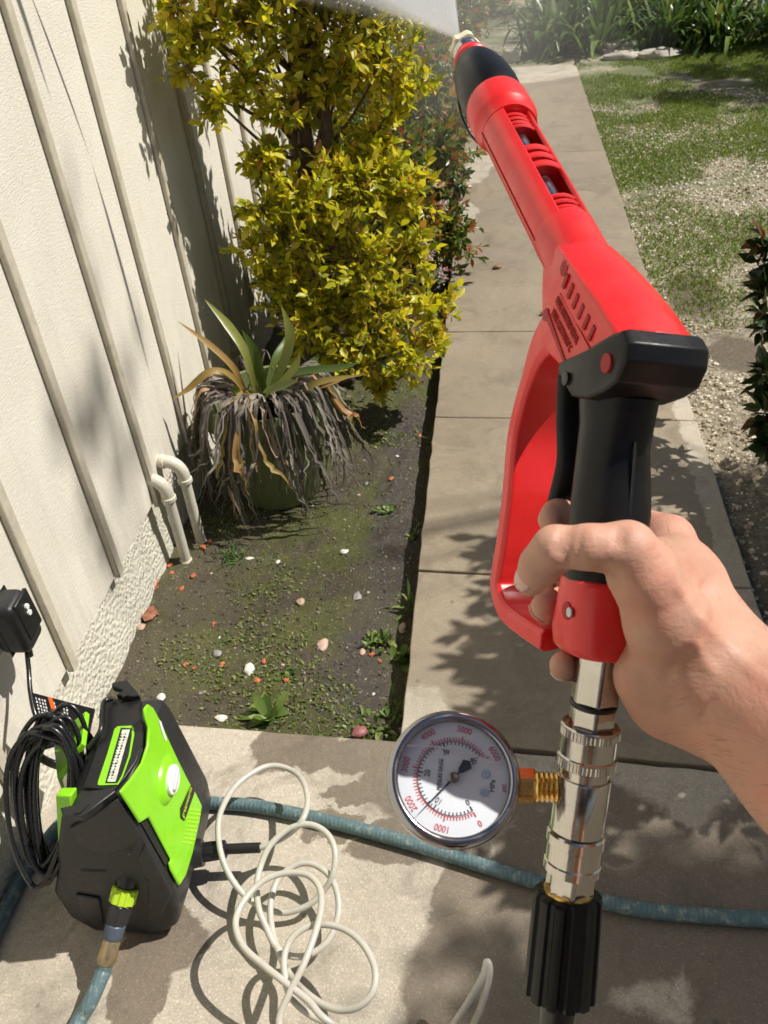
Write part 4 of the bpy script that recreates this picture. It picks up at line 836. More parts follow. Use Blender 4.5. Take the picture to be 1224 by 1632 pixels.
obj('lance_tube', MB().tube([G(.10, .0)+(ec*.85+er*.5)*.0050, G(.23, .0)+(ec*.85+er*.5)*.0050], .0050, 16), m_steel, gun)
for f, r, t in ((.222, .0145, .0028), (.2165, .0145, .0028), (.211, .0145, .0028), (.2055, .0148, .0032), (.176, .0158, .0055), (.166, .0160, .0055), (.155, .0164, .006), (.121, .0150, .0032), (.115, .0150, .0032), (.109, .0150, .0032)):
    obj('rib', MB().lathe([(f-t/2, r-.0008), (f-t/2+.0008, r), (f+t/2-.0008, r), (f+t/2, r-.0008)], G(0, 0), AF, 30), m_red, gun, angle=35)
obj('seam', MB().prism([G(.100, -.0035, .0178), G(.228, -.0035, .0178), G(.228, -.0042, .0176), G(.100, -.0042, .0176)], AW*.0004), m_redin, gun)
obj('fore_grip', MB().lathe([(.262, .0185), (.270, .0204), (.285, .0209), (.300, .0200), (.315, .0178), (.327, .0146), (.333, .0120)], G(0, 0), AF, 44), m_grip, gun, angle=60)
obj('front_ring', MB().lathe([(.331, .0128), (.333, .0138), (.339, .0128), (.341, .0105)], G(0, 0), AF, 36), m_red, gun)
nz = obj('nozzle_coupling', MB().lathe([(.340, .0072), (.346, .0072), (.347, .0098), (.3485, .0102), (.350, .0098), (.351, .0102), (.3535, .0102), (.3545, .0094), (.357, .0090)], G(0, 0), AF, 32), m_steel, gun)
obj('nozzle_collar', MB().lathe([(.3565, .0088), (.3575, .0106), (.366, .0100), (.369, .0075), (.371, .005)], G(0, 0), AF, 36, ribs=lambda th: 1+.07*np.sign(np.sin(th*6))), m_cream, gun, angle=30)
obj('nozzle_tip', MB().lathe([(.369, .0045), (.376, .004), (.378, .0025)], G(0, 0), AF, 20), m_cream, nz)
obj('guard_wire', MB().tube(smooth([G(.338, -.012, .006), G(.318, -.0195, .009), G(.295, -.0235, .010), G(.27, -.0235, .010), G(.252, -.021, .009)], 6), .0009, 8), m_grip, gun, angle=180)
# ---- head: lofted red housing
def hsec(f, top, bot, wt, wr_, chz, wb):
    """closed section, left side first"""
    return [G(f, bot, wb), G(f, top-chz, wt), G(f, top-chz*.25, wt*.55), G(f, top, wt*.2), G(f, top, -wt*.2), G(f, top-chz*.25, -wt*.55), G(f, top-chz, -wt), G(f, bot, -wb)]
H = [hsec(.083, .0125, -.010, .0150, 0, .007, .016), hsec(.070, .0165, -.016, .0180, 0, .007, .018), hsec(.055, .0190, -.0235, .0195, 0, .0065, .0195), hsec(.035, .0215, -.0300, .0202, 0, .0062, .0202), hsec(.012, .0240, -.0235, .0204, 0, .006, .0195), hsec(-.008, .0250, -.0195, .0204, 0, .006, .0180), hsec(-.020, .0250, -.0080, .0200, 0, .006, .0170)]
obj('head_housing', MB().loft(H), m_red, gun, angle=25, bevel=.0012, seg=2)
# cap plane: black overmould closing the rear and under side of the head
def csec(u0, pts, w):  return [G(f, u, w) for f, u in pts]
cap = [(-.0200, .0258), (-.0285, .0250), (-.0338, .0190), (-.0355, .0085), (-.0300, -.002), (-.020, -.0150), (-.006, -.0255), (.0165, -.0275), (.0190, -.0240), (.001, -.0020), (-.0135, .0185)]
mb = MB(); rings = []
for w, s in ((.0222, .88), (.0212, .955), (.0180, 1.0), (.0100, 1.0), (-.0160, 1.0), (-.0195, .95), (-.0205, .87)):
    cc = np.array([-.015, -.004]); rings.append([G(*(cc+(np.array(p)-cc)*s), w) for p in cap])
del rings[3]; mb.loft(rings); obj('rear_cap', mb, m_grip, gun, angle=30, bevel=.0015, seg=3)
for f, u, r in ((-.0225, .0085, .0046), (.003, -.0215, .0034)):
    o = obj('screw_recess', MB().lathe([(0, r), (.0012, r*.96), (.0013, r*.8)], G(f, u, .0222), AW, 20), m_redin if f < 0 else m_rubber, gun)
# vents and embossed plate on the left face
for i in range(6):
    f = .046-.0085*i; a, b = G(f, .0098, .0200), G(f-.0005, .0022, .0202); d = AF*.0016
    obj('vent_slot', MB().prism([a-d, a+d, b+d, b-d], AW*.0009), m_redin, gun, bevel=.0004)
m_redpl = plain('red_label_plate', (.66, .05, .045), .42, .05, 30)
obj('label_plate', MB().prism([G(.047, -.0015, .0197), G(-.004, .0005, .0202), G(.001, -.0185, .0202), G(.048, -.0165, .0197)], AW*.0006), m_redpl, gun, bevel=.0003)
pl2 = bpy.data.objects['label_plate.001'] if 'label_plate.001' in bpy.data.objects else None
tr_ = -AF; tu = AU
for s_, u, f, sz in (('MAX 5000PSI/345BAR', -.0050, .0285, .0058), ('MAX 12GPM/150\u00b0C', -.0118, .0290, .0058)):
    text(s_, sz, m_redin, G(f, u, .0209), tr_, tu, gun, squeeze=.66)
obj('plate_edge', MB().prism([G(.0485, -.0150, .0204), G(.0478, -.0185, .0204), G(.001, -.0205, .0207), G(.001, -.0194, .0207)], AW*.0006), m_redin, gun)
obj('front_notch', MB().lathe([(0, .0042), (.0008, .004), (.0009, .003)], G(.0535, .0085, .0192), AW, 16), m_redin, gun)
obj('screw_recess', MB().lathe([(0, .0034), (.001, .0033), (.0011, .0025)], G(.052, -.0185, .0193), AW, 16), m_redin, gun)
# ---- grip
gax = unit(np.array([-.061, -.068])); gpr = np.array([-gax[1], gax[0]])
def gring(t, a, b, n=28, sh=0.0):
    c = np.array([-.012, -.020])+gax*t+gpr*sh; return [G(*(c+gpr*a*math.cos(q)), b*math.sin(q)) for q in np.linspace(0, 2*math.pi, n, endpoint=False)]
obj('grip', MB().loft([gring(0, .022, .0178), gring(.012, .0195, .0170), gring(.024, .0180, .0172, sh=.001), gring(.042, .0182, .0188, sh=-.0005), gring(.055, .0190, .0196, sh=-.001), gring(.07, .0195, .0192), gring(.083, .0195, .0188), gring(.092, .0190, .0183)]), m_grip, gun, angle=60)
obj('grip_seam', MB().tube([G(*(np.array([-.012, -.020])+gax*t-gpr*(.0192)), .0) for t in (.02, .04, .06, .085)], .0008, 6), m_rubber, gun)
# ---- trigger
tp_ = smooth([(.030, -.040), (.012, -.056), (-.004, -.068), (-.012, -.083), (-.018, -.098), (-.030, -.108)], 5)
mb = MB(); rings = []
for i, q in enumerate(tp_):
    tq = unit(tp_[min(i+1, len(tp_)-1)]-tp_[max(i-1, 0)]); pq = np.array([-tq[1], tq[0]]); th = .0055
    rings.append([G(*(q+pq*th*math.cos(a)), .0115*math.sin(a)) for a in np.linspace(0, 2*math.pi, 16, endpoint=False)])
mb.loft(rings); obj('trigger', mb, m_grip, gun, angle=60)
# ---- guard loop and foot block
gd = smooth([(.040, -.008), (.049, -.024), (.056, -.044), (.054, -.067), (.044, -.096), (.022, -.123), (.006, -.146), (-.002, -.160), (-.010, -.170), (-.028, -.169), (-.050, -.154), (-.072, -.136)], 6)
mb = MB(); rings = []; 
for i, q in enumerate(gd):
    tq = unit(gd[min(i+1, len(gd)-1)]-gd[max(i-1, 0)]); pq = np.array([-tq[1], tq[0]]); f = i/(len(gd)-1)
    th = .0062+.013*max(0, 1-f*3.6)**1.3; hw = .0150+.0045*max(0, 1-f*4)
    rings.append([G(*(q+pq*x), y) for x, y in ((-th, -hw*.86), (-th, hw*.86), (-th*.6, hw), (th*.7, hw), (th, hw*.8), (th*.55, 0), (th, -hw*.8), (th*.7, -hw), (-th*.6, -hw))])
mb.loft(rings); obj('trigger_guard', mb, m_red, gun, angle=40, bevel=.0008)
def bring2(t, a, b, sh=0, n=28, sq=.75):
    c = np.array([-.012, -.020])+gax*t+gpr*sh; out = []
    for q in np.linspace(0, 2*math.pi, n, endpoint=False):
        cx, sx = math.cos(q), math.sin(q); out.append(G(*(c+gpr*a*np.sign(cx)*abs(cx)**sq), b*np.sign(sx)*abs(sx)**sq))
    return out
obj('foot_block', MB().loft([bring2(.0870, .0190, .0175), bring2(.0885, .0205, .0190), bring2(.102, .0215, .0195, .001), bring2(.114, .0235, .0192, .003), bring2(.1225, .0225, .0180, .003), bring2(.1250, .020, .0155, .002)]), m_red, gun, angle=40, bevel=.001)
ft = np.array([-.012, -.020])+gax*.103
obj('screw_recess', MB().lathe([(0, .0045), (.0008, .0044), (.0009, .003)], G(*(ft-gpr*.002), .0190), AW, 18), m_redin, gun)
obj('screw', MB().lathe([(0, .0026), (.0008, .0024)], G(*(ft-gpr*.006), .0197), AW, 12), m_steel, gun)
obj('screw_recess', MB().lathe([(0, .0030), (.0008, .0029)], G(*(ft+gpr*.0135+gax*.002), .0165), unit(AW+.4*AF), 14), m_redin, gun)
# ================================================================== FITTINGS AND GAUGE
F0 = gpx(957, 1040); F1 = gpx(905, 1430); fax = unit(F1-F0); fl = np.linalg.norm(F1-F0)
hexr = lambda th: np.cos(math.pi/6)/np.cos(((th+.35) % (math.pi/3))-math.pi/6)
s_ = lambda y: (y-1040)/390.0*fl
L = lambda prof: [(s_(y), r) for y, r in prof]
obj('inlet_hex', MB().lathe(L([(1030, .0115), (1034, .0122), (1112, .0122), (1117, .0112)]), F0, fax, 48, ribs=hexr), m_chrome, gun, angle=25)
pg = thing('pressure_gauge', F0+fax*s_(1250), 'round steel pressure gauge with white dial on a nickel coupler', 'gauge')
obj('seal_ring', MB().lathe(L([(1115, .0112), (1117, .0118), (1121, .0118), (1123, .011)]), F0, fax, 32), m_rubber, pg)
obj('plug_hex', MB().lathe(L([(1121, .0112), (1124, .0117), (1150, .0117), (1156, .010)]), F0, fax, 48, ribs=hexr), m_chrome, pg, angle=25)
obj('plug_neck', MB().lathe(L([(1150, .0085), (1185, .0085)]), F0, fax, 32), m_chrome, pg)
kn_ = lambda th: 1+.012*np.sign(np.sin(th*48))
cpl = obj('coupler_sleeve', MB().lathe(L([(1180, .0105), (1165, .0112), (1152, .0122), (1150, .0140), (1152, .0146), (1166, .0146), (1168, .0138), (1196, .0138), (1198, .0146), (1213, .0146), (1215, .0137), (1217, .0122)]), F0, fax, 48, caps=(False, False)), m_chrome, pg, angle=30)
obj('knurl_ring', MB().lathe(L([(1153, .0142), (1154, .0149), (1165, .0149), (1166, .0142)]), F0, fax, 192, ribs=kn_), m_chrome, cpl, angle=20)
obj('knurl_ring', MB().lathe(L([(1199, .0142), (1200, .0149), (1212, .0149), (1213, .0142)]), F0, fax, 192, ribs=kn_), m_chrome, cpl, angle=20)
obj('tee_body', MB().lathe(L([(1212, .0120), (1230, .0120), (1231, .0131), (1234, .0135), (1300, .0135), (1316, .0135), (1319, .0118), (1322, .0105)]), F0, fax, 48), m_chrome, pg, angle=30)
obj('coupler_socket', MB().lathe(L([(1318, .0105), (1319, .0140), (1322, .0148), (1337, .0148), (1339, .0139), (1366, .0139), (1368, .0146), (1381, .0146), (1383, .0130)]), F0, fax, 48), m_chrome, pg, angle=30)
obj('swivel_hex', MB().lathe(L([(1380, .0115), (1384, .0128), (1418, .0128), (1424, .0115)]), F0, fax, 48, ribs=hexr), m_chrome, pg, angle=25)
GC = dep(723, 1240, .452); gN = unit(unit(CAM-GC)+SUNV*.30); gR = unit(XR-gN*np.dot(XR, gN)); gD = np.cross(gR, gN)
if np.dot(gD, -XU) < 0: gD = -gD
GR = .0338
st0 = F0+fax*s_(1252); sax = unit(GC-gN*.016-st0)
obj('stem_thread', MB().lathe([(.0120, .0072)]+[(.0125+.0012*i, .0068 if i % 2 else .0078) for i in range(9)]+[(.024, .0072)], st0, sax, 28), m_gold, pg, angle=40)
obj('stem_hex', MB().lathe([(.0232, .0086), (.0242, .0094), (.0350, .0094), (.0362, .0085)], st0, sax, 48, ribs=hexr), m_gold, pg, angle=25)
obj('stem_neck', MB().lathe([(.0355, .0070), (.044, .0068)], st0, sax, 24), m_gold, pg)
obj('case', MB().lathe([(-.030, .020), (-.029, .0285), (-.026, .0310), (-.008, .0310), (-.0065, .0312)], GC, gN, 56), m_steel, pg, angle=40)
obj('bezel', MB().lathe([(-.008, .0318), (-.0065, .0334), (-.002, GR), (.0005, .0337), (.0024, .0326), (.0034, .0312), (.0036, .0298), (.0031, .0287), (.0022, .0281), (-.006, .0280)], GC, gN, 72, caps=(False, False)), plain('dark_steel', (.36, .35, .36), .2, .05, 60, metal=1), pg, angle=50)
m_dialw = plain('dial_white', (.74, .76, .80), .45, .02, 40)
m_inkr = plain('red_ink', (.62, .05, .06), .5); m_inkb = plain('black_ink', (.015, .015, .018), .5)
dz = -.0008
def DP(x, y, o=0.0): return GC+gR*x+gD*y+gN*(dz+o)
dialp = obj('dial_plate', MB().lathe([(dz-.001, .0292), (dz, .0292)], GC, gN, 64), m_dialw, pg)
def ticks(name, r0, r1, n, a1, mat, major):
    mb = MB()
    for i in range(n+1):
        a = R_(60+(a1-60)*i/n); d = np.array([math.cos(a), math.sin(a)]); s = np.array([-d[1], d[0]])*(.00022 if i % major else .00034); o = 0 if i % major else (r1-r0)*.55
        mb.prism([DP(*(d*r0-s), .0002), DP(*(d*r0+s), .0002), DP(*(d*(r1+o)+s), .0002), DP(*(d*(r1+o)-s), .0002)], gN*.0001)
    for i in range(72):
        a, b = [R_(60+(a1-60)*(i+q)/72) for q in (0, 1.0)]; rr = r0 if r1 > r0 else r0
        mb.prism([DP(math.cos(q)*z, math.sin(q)*z, .0002) for q, z in ((a, rr-.00012), (b, rr-.00012), (b, rr+.00012), (a, rr+.00012))], gN*.0001)
    obj(name, mb, mat, dialp)
ticks('red_scale', .0186, .0203, 60, 330, m_inkr, 10); ticks('black_scale', .0180, .0164, 40, 320, m_inkb, 10)
for i, s in enumerate(('0', '1000', '2000', '3000', '4000', '5000', '6000')):
    a = R_(60+45*i); d = gR*math.cos(a)+gD*math.sin(a); text(s, .0046, m_inkr, DP(math.cos(a)*.0246, math.sin(a)*.0246, .0002), np.cross(d, gN), d, dialp, ext=.0001, squeeze=.85)
for i, s in enumerate(('0', '10', '20', '30', '40')):
    a = R_(60+65*i); d = gR*math.cos(a)+gD*math.sin(a); text(s, .0042, m_inkb, DP(math.cos(a)*.0133, math.sin(a)*.0133, .0002), np.cross(d, gN), d, dialp, ext=.0001, squeeze=.85)
ld = unit(-gR*.97-gD*.1); ldr = np.cross(ld, gN)
text('PRESSURE GAUGE', .0031, m_inkb, DP(-.0066, -.0018, .0002), ldr, ld, dialp, ext=.0001, squeeze=.62)
text('MPa', .0036, m_inkb, DP(.0196, .0035, .0002), ldr, ld, dialp, ext=.0001); text('psi', .0036, m_inkr, DP(.0250, .0045, .0002), ldr, ld, dialp, ext=.0001)
for x, y in ((.0164, -.002), (.0154, .0068)): obj('dial_screw', MB().lathe([(0, .0020), (.0008, .0018)], DP(x, y, .0001), gN, 16), m_steel, dialp)
na = R_(136); nd = np.array([math.cos(na), math.sin(na)]); npn = np.array([-nd[1], nd[0]])
ned = obj('needle', MB().prism([DP(*(nd*q+npn*z), .0016) for q, z in ((-.004, -.0006), (-.005, -.0015), (-.0098, -.0030), (-.0118, 0), (-.0098, .0030), (-.005, .0015), (-.004, .0006), (.010, .00055), (.0255, .00012), (.0255, -.00012), (.010, -.00055))], gN*.0003), m_inkb, pg)
obj('needle_hub', MB().lathe([(.0014, .0028), (.0026, .0027), (.0032, .0018)], DP(0, 0), gN, 20), plain('dull_bronze', (.30, .22, .15), .3, metal=1), ned)
# glycerine meniscus and window
k = NT('gauge_window'); m_win = k.done(k.n('MixShader', {0: .05, 1: k.n('BsdfTransparent', {0: (.95, .96, .97)}), 2: k.n('BsdfGlossy', {0: (1, 1, 1), 'Roughness': .03})}))
k = NT('meniscus'); m_men = k.done(k.n('MixShader', {0: .55, 1: k.n('BsdfTransparent', {0: (.9, .92, .95)}), 2: k.bsdf(color=(.75, .77, .8), rough=.15)}))
P = [DP(x, -.0140+.0035*((x+.003)/.02)+.0022*((x+.002)/.02)**2, .0035) for x in np.linspace(-.0235, .0225, 20)]
obj('liquid_line', MB().tube(P, .0007, 8, flat=.6), m_men, pg, angle=179)
obj('window', MB().add([GC+gN*.0027+gR*.0283*math.cos(a)+gD*.0274*math.sin(a) for a in np.linspace(0, 2*math.pi, 64, endpoint=False)], [tuple(range(64))]), m_win, pg)
# ---- hose end at the gun
N0 = gpx(906, 1420); N1 = gpx(890, 1600); nax = unit(N1-N0); nl = np.linalg.norm(N1-N0)
hn = obj('hose_nut', MB().lathe([(.0, .0120), (.0005, .0155), (.002, .0168), (nl*.85, .0178), (nl*.9, .0178), (nl*.905, .0130)], N0, nax, 96, ribs=lambda th: 1+.045*np.sign(np.sin(th*12)+.25)), m_grip, ph, angle=28)
obj('nut_washer', MB().lathe([(-.0012, .0100), (-.001, .0128), (.0008, .0130), (.001, .0110)], N0, nax, 32), m_gold, ph)
E1 = N0+nax*(nl*.9); E2 = gpx(880, 1720)
obj('hose_end_sleeve', MB().tube(smooth([E1-nax*.01, E1+nax*.03, E2], 5), .0088, 18), m_rubber, ph)
Wp += [np.array([.055, .20, .85]), E2+nax*.10-np.array([0, .02, .02]), E2+nax*.03, E2]
obj('hose_tube', MB().tube(smooth(Wp, 7), .0056, 12), m_whose, ph, angle=180)

# ================================================================== HAND AND ARM (one continuous surface)
def surface_nets(F, o, h):
    s = F < 0; c = np.stack([s[i:s.shape[0]-1+i, j:s.shape[1]-1+j, l:s.shape[2]-1+l] for i in (0, 1) for j in (0, 1) for l in (0, 1)]); m = c.any(0) & ~c.all(0)
    idx = -np.ones(m.shape, int); ii = np.argwhere(m); idx[m] = np.arange(len(ii)); acc = np.zeros((len(ii), 3)); cnt = np.zeros(len(ii))
    cor = [(a, b, d) for a in (0, 1) for b in (0, 1) for d in (0, 1)]
    for a in range(8):
        for b in range(a+1, 8):
            if sum(x != y for x, y in zip(cor[a], cor[b])) != 1: continue
            pa, pb = ii+cor[a], ii+cor[b]; fa, fb = F[tuple(pa.T)], F[tuple(pb.T)]; x = (fa < 0) != (fb < 0); t = np.where(x, fa/(fa-fb+1e-12), 0)[:, None]
            acc += np.where(x[:, None], pa+(pb-pa)*t, 0); cnt += x
    V = o+acc/cnt[:, None]*h; Q = []
    for ax in range(3):
        sl0 = [slice(None)]*3; sl1 = [slice(None)]*3; sl0[ax] = slice(0, -1); sl1[ax] = slice(1, None)
        ed = np.argwhere(s[tuple(sl0)] != s[tuple(sl1)]); u, v = [(1, 2), (2, 0), (0, 1)][ax]
        ok = (ed[:, u] > 0) & (ed[:, v] > 0) & (ed[:, u] < F.shape[u]-1) & (ed[:, v] < F.shape[v]-1); ed = ed[ok]; du = np.eye(3, dtype=int)[u]; dv = np.eye(3, dtype=int)[v]
        q = np.stack([idx[tuple((ed-du-dv).T)], idx[tuple((ed-dv).T)], idx[tuple(ed.T)], idx[tuple((ed-du).T)]], 1); flip = ~s[tuple(ed.T)]
        q[flip] = q[flip][:, ::-1]; Q.append(q[(q >= 0).all(1)])
    return V, np.concatenate(Q)
def cone(P, a, b, ra, rb):
    ab = b-a; t = np.clip(((P-a) @ ab)/np.dot(ab, ab), 0, 1); return np.linalg.norm(P-a-t[:, None]*ab, axis=1)-(ra+(rb-ra)*t)
def smin(a, b, k):
    h = np.clip(.5+.5*(b-a)/k, 0, 1); return b+(a-b)*h-k*h*(1-h)
d_ = dep
# (pixel x, pixel y, depth, radius) chains
chains = [ # forearm, wrist, palm
 ([(1560, 1350, .335, .046), (1330, 1215, .385, .036), (1180, 1100, .425, .0265), (1120, 1050, .438, .0245)], .02),
 ([(1330, 1235, .375, .033), (1190, 1135, .413, .0235)], .02),
 ([(1150, 1070, .435, .024), (1085, 930, .457, .021), (1062, 875, .468, .0145)], .018),
 ([(1150, 1090, .440, .022), (1080, 1010, .470, .020), (1050, 950, .482, .0135)], .018),
 ([(1150, 1110, .440, .021), (1070, 1080, .470, .018), (1040, 1035, .490, .0125)], .018),
 ([(1140, 1120, .432, .021), (1060, 1112, .440, .0175), (1035, 1098, .452, .014)], .016),
 ([(1110, 1060, .425, .020), (1062, 990, .412, .0185), (1025, 920, .402, .0140), (1000, 878, .398, .0118)], .016),
 ([(1085, 1075, .425, .0180), (1030, 1075, .430, .0150)], .014),
 ([(1070, 900, .445, .014), (1020, 900, .415, .0125)], .014),
 ([(1000, 874, .398, .0112), (940, 872, .397, .0092), (885, 873, .402, .0094)], .007),      # thumb
 ([(885, 873, .402, .0093), (862, 900, .409, .0086), (846, 926, .416, .0072)], .005),
 ([(1066, 858, .470, .0125), (1005, 835, .505, .0100), (935, 825, .503, .0090)], .007),     # index on the trigger
 ([(935, 825, .503, .0088), (890, 822, .478, .0080), (880, 828, .468, .0074)], .004),
 ([(1055, 930, .484, .0122), (985, 905, .520, .0098), (920, 893, .515, .0090)], .006),      # middle
 ([(920, 893, .515, .0088), (885, 900, .490, .0080), (880, 908, .478, .0072)], .004),
 ([(1045, 1005, .492, .0118), (975, 975, .525, .0095), (912, 962, .515, .0086)], .006),     # ring
 ([(912, 962, .515, .0085), (878, 962, .486, .0080), (868, 968, .470, .0075)], .004),
 ([(1040, 1060, .492, .0112), (985, 1066, .512, .0088), (940, 1062, .500, .0082)], .006),   # little finger
 ([(940, 1062, .500, .0080), (910, 1060, .474, .0078), (899, 1061, .456, .0075)], .004)]
def sdf(chains, hs_, creases=(), grow=0.0, pts=None, cut=None):
    pt = pts or (lambda q: d_(*q[:3]))
    allp = np.array([pt(q) for ch, _ in chains for q in ch]); rm = max(q[3] for ch, _ in chains for q in ch)
    lo, hi = allp.min(0)-rm-.02-grow, allp.max(0)+rm+.02+grow
    dims = np.ceil((hi-lo)/hs_).astype(int)+1; ax_ = [lo[i]+hs_*np.arange(dims[i]) for i in range(3)]; D = np.full(dims, .06)
    def sub_(P, m):
        i0 = np.clip(np.floor((P.min(0)-m-lo)/hs_).astype(int), 0, dims-1); i1 = np.clip(np.ceil((P.max(0)+m-lo)/hs_).astype(int)+1, 1, dims); sl = tuple(slice(p, q) for p, q in zip(i0, i1))
        return sl, np.stack(np.meshgrid(*[ax_[i][sl[i]] for i in range(3)], indexing='ij'), -1).reshape(-1, 3)
    for ch, kk in chains:
        sl, PP = sub_(np.array([pt(q) for q in ch]), max(q[3] for q in ch)+kk+.004+grow); dd = None
        for (a, b) in zip(ch[:-1], ch[1:]):
            e = cone(PP, pt(a), pt(b), a[3], b[3]); dd = e if dd is None else smin(dd, e, .006 if hs_ < .004 else .03)
        D[sl] = smin(D[sl].ravel(), dd, kk).reshape(D[sl].shape)
    for (a, b, r, dpt) in creases:
        sl, PP = sub_(np.array([d_(*a), d_(*b)]), r*4); e = cone(PP, d_(*a), d_(*b), r, r); D[sl] += (dpt*np.exp(-np.clip(e+r, 0, None)**2/(r*r*1.2))).reshape(D[sl].shape)
    D = D-grow
    if cut is not None: D = np.maximum(D, cut(np.stack(np.meshgrid(*ax_, indexing='ij'), -1).reshape(-1, 3)).reshape(dims))
    return surface_nets(D, lo, hs_)
creases = [((905, 845, .397), (893, 905, .400), .0022, .0011), ((915, 846, .397), (905, 906, .399), .002, .0009), ((897, 846, .397), (884, 902, .400), .002, .0008), ((960, 905, .392), (1030, 945, .398), .003, .0013), ((975, 935, .396), (1040, 965, .40), .003, .0012), ((985, 965, .40), (1040, 985, .40), .003, .0011), ((990, 1000, .405), (1050, 1005, .40), .003, .0009), ((1075, 1120, .41), (1085, 1010, .405), .005, .0008), ((1160, 1170, .40), (1150, 1030, .41), .006, .0008), ((1000, 1040, .425), (1060, 1060, .41), .004, .0010)]
def surf(x, y):
    """front depth of the hand below a pixel, by marching the chains"""
    best = None
    for t in np.arange(.36, .50, .001):
        p = d_(x, y, t)[None]; dd = 1.0
        for ch, kk in chains:
            for (a, b) in zip(ch[:-1], ch[1:]): dd = smin(dd, cone(p, d_(*a[:3]), d_(*b[:3]), a[3], b[3])[0], kk*.7)
        if dd < 0: return t
    return .42
for (xa, ya, xb, yb, r, dp) in [(948, 915, 985, 925, .0014, .0011), (955, 928, 1000, 934, .0014, .0011), (958, 942, 1008, 946, .0014, .0011), (962, 956, 1015, 956, .0014, .0010), (968, 972, 1020, 968, .0014, .0010), (975, 990, 1022, 982, .0014, .0009), (982, 1008, 1030, 996, .0014, .0008), (893, 846, 884, 880, .0013, .0010), (902, 846, 895, 890, .0013, .0011), (911, 848, 906, 895, .0013, .0009), (925, 848, 922, 888, .0013, .0006), (985, 842, 978, 872, .0013, .0007), (995, 842, 990, 875, .0013, .0007), (1060, 1080, 1100, 1030, .0022, .0004), (1120, 1150, 1150, 1070, .0026, .0004)]:
    n_ = 5; pp = [(xa+(xb-xa)*i/n_, ya+(yb-ya)*i/n_) for i in range(n_+1)]; qq = [(x, y, surf(x, y)) for x, y in pp]; creases += [(u, v, r, dp) for u, v in zip(qq[:-1], qq[1:])]
for vein in ([(1060, 880), (1085, 940), (1120, 990), (1160, 1030)], [(1085, 870), (1110, 920), (1130, 970)], [(1120, 990), (1110, 1030), (1140, 1080)], [(1160, 1030), (1200, 1070), (1260, 1110)]):
    qq = [(x, y, surf(x, y)) for x, y in vein]; creases += [(u, v, .0028, -.0008) for u, v in zip(qq[:-1], qq[1:])]
V, Q = sdf(chains, .0014, creases)
# the rest of the person, who stands behind the camera
WR = d_(1180, 1100, .425); fd = unit(d_(1560, 1350, .335)-WR); EL = WR+fd*.25
bx = lambda q: np.array(q[:3])
SH = np.array([.27, -.40, 1.37])
arm = [((*EL, .044), (*((EL+SH)/2+np.array([.02, 0, -.01])), .048), (*SH, .06))]
fore = [((*EL, .044), (*(WR+fd*.13), .036))]
tors = [([(.08, -.42, .95, .125), (.08, -.43, 1.12, .115), (.08, -.43, 1.30, .135)], .05), ([(.08-.10, -.43, 1.30, .095), (.18, -.43, 1.30, .095)], .06), ([SH.tolist()+[.062], (.08, -.43, 1.40, .07), (-.11, -.40, 1.37, .062)], .05), ([(.0, -.43, .95, .115), (.16, -.43, .95, .115)], .05)]
larm = [([(-.11, -.40, 1.37, .06), (-.23, -.30, 1.13, .045)], .03)]
lfore = [([(-.23, -.30, 1.13, .042), (-.10, -.13, 1.36, .028), (-.075, -.10, 1.41, .03)], .02)]
legs = [([(x, -.42, .93, .10), (x*1.1, -.40, .52, .062), (x*1.15, -.42, .10, .042)], .03) for x in (.0, .17)]
head = [([(.08, -.42, 1.42, .058), (.07, -.39, 1.54, .056)], .03), ([(.065, -.375, 1.57, .07), (.065, -.39, 1.635, .09)], .04), ([(.065, -.30, 1.585, .012), (.065, -.315, 1.615, .008)], .012), ([(-.03, -.385, 1.60, .016), (-.03, -.39, 1.625, .018)], .006), ([(.16, -.385, 1.60, .016), (.16, -.39, 1.625, .018)], .006)]
V2, Q2 = sdf([(list(fore[0]), .02), (list(arm[0]), .03)]+tors+larm+lfore+legs+head, .011, pts=bx)
Q = np.concatenate([Q, Q2+len(V)]); V = np.concatenate([V, V2])
k = NT('skin'); p = k.objc(); n1 = k.noise(p, 22, 4, .6); c = k.mix(k.map(n1, .3, .7), (.47, .255, .175), (.60, .355, .255)); c = k.mix(k.map(k.noise(p, 11, 3), .45, .68, 0, .5), c, (.56, .235, .165))
red = k.noise(p, 45, 3); c = k.mix(k.map(red, .5, .72, 0, .45), c, (.53, .20, .14)); c = k.mix(k.map(k.noise(p, 500, 2), .6, .72, 0, .25), c, (.46, .24, .16))
vw = k.n('TexVoronoi', {'Vector': p, 'Scale': 650}).outputs['Distance']; wr_ = k.noise(k.vmath('MULTIPLY', p, (1, 1, 2.5)).outputs[0], 130, 4, .6)
m_skin = k.done(k.bsdf(color=c, rough=k.map(n1, .3, .7, .50, .64), sss=.16, sssr=(1.0, .35, .2), ssss=.006, spec=.45, normal=k.bump(k.math('ADD', k.math('MULTIPLY', vw, .10), k.math('ADD', k.math('MULTIPLY', wr_, .5), k.math('MULTIPLY', k.noise(p, 38, 4, .6), 1.2))), .38, .0022)))
per = bulk('person', V, np.zeros((0, 3), int), Q, m_skin, origin=d_(1150, 1080, .43), smooth_=True)
tag(per, 'bare right forearm and hand gripping the red spray gun', 'person')
sm = per.modifiers.new('smooth', 'SMOOTH'); sm.factor = .5; sm.iterations = 2
m_shirt = plain('charcoal_cotton', (.05, .052, .06), .9, .12, 60, .5, 400, .002); m_short = plain('navy_twill', (.03, .035, .05), .9, .12, 60, .5, 400, .002); m_hair = plain('dark_hair', (.03, .02, .014), .6, .3, 200, .8, 300, .004)
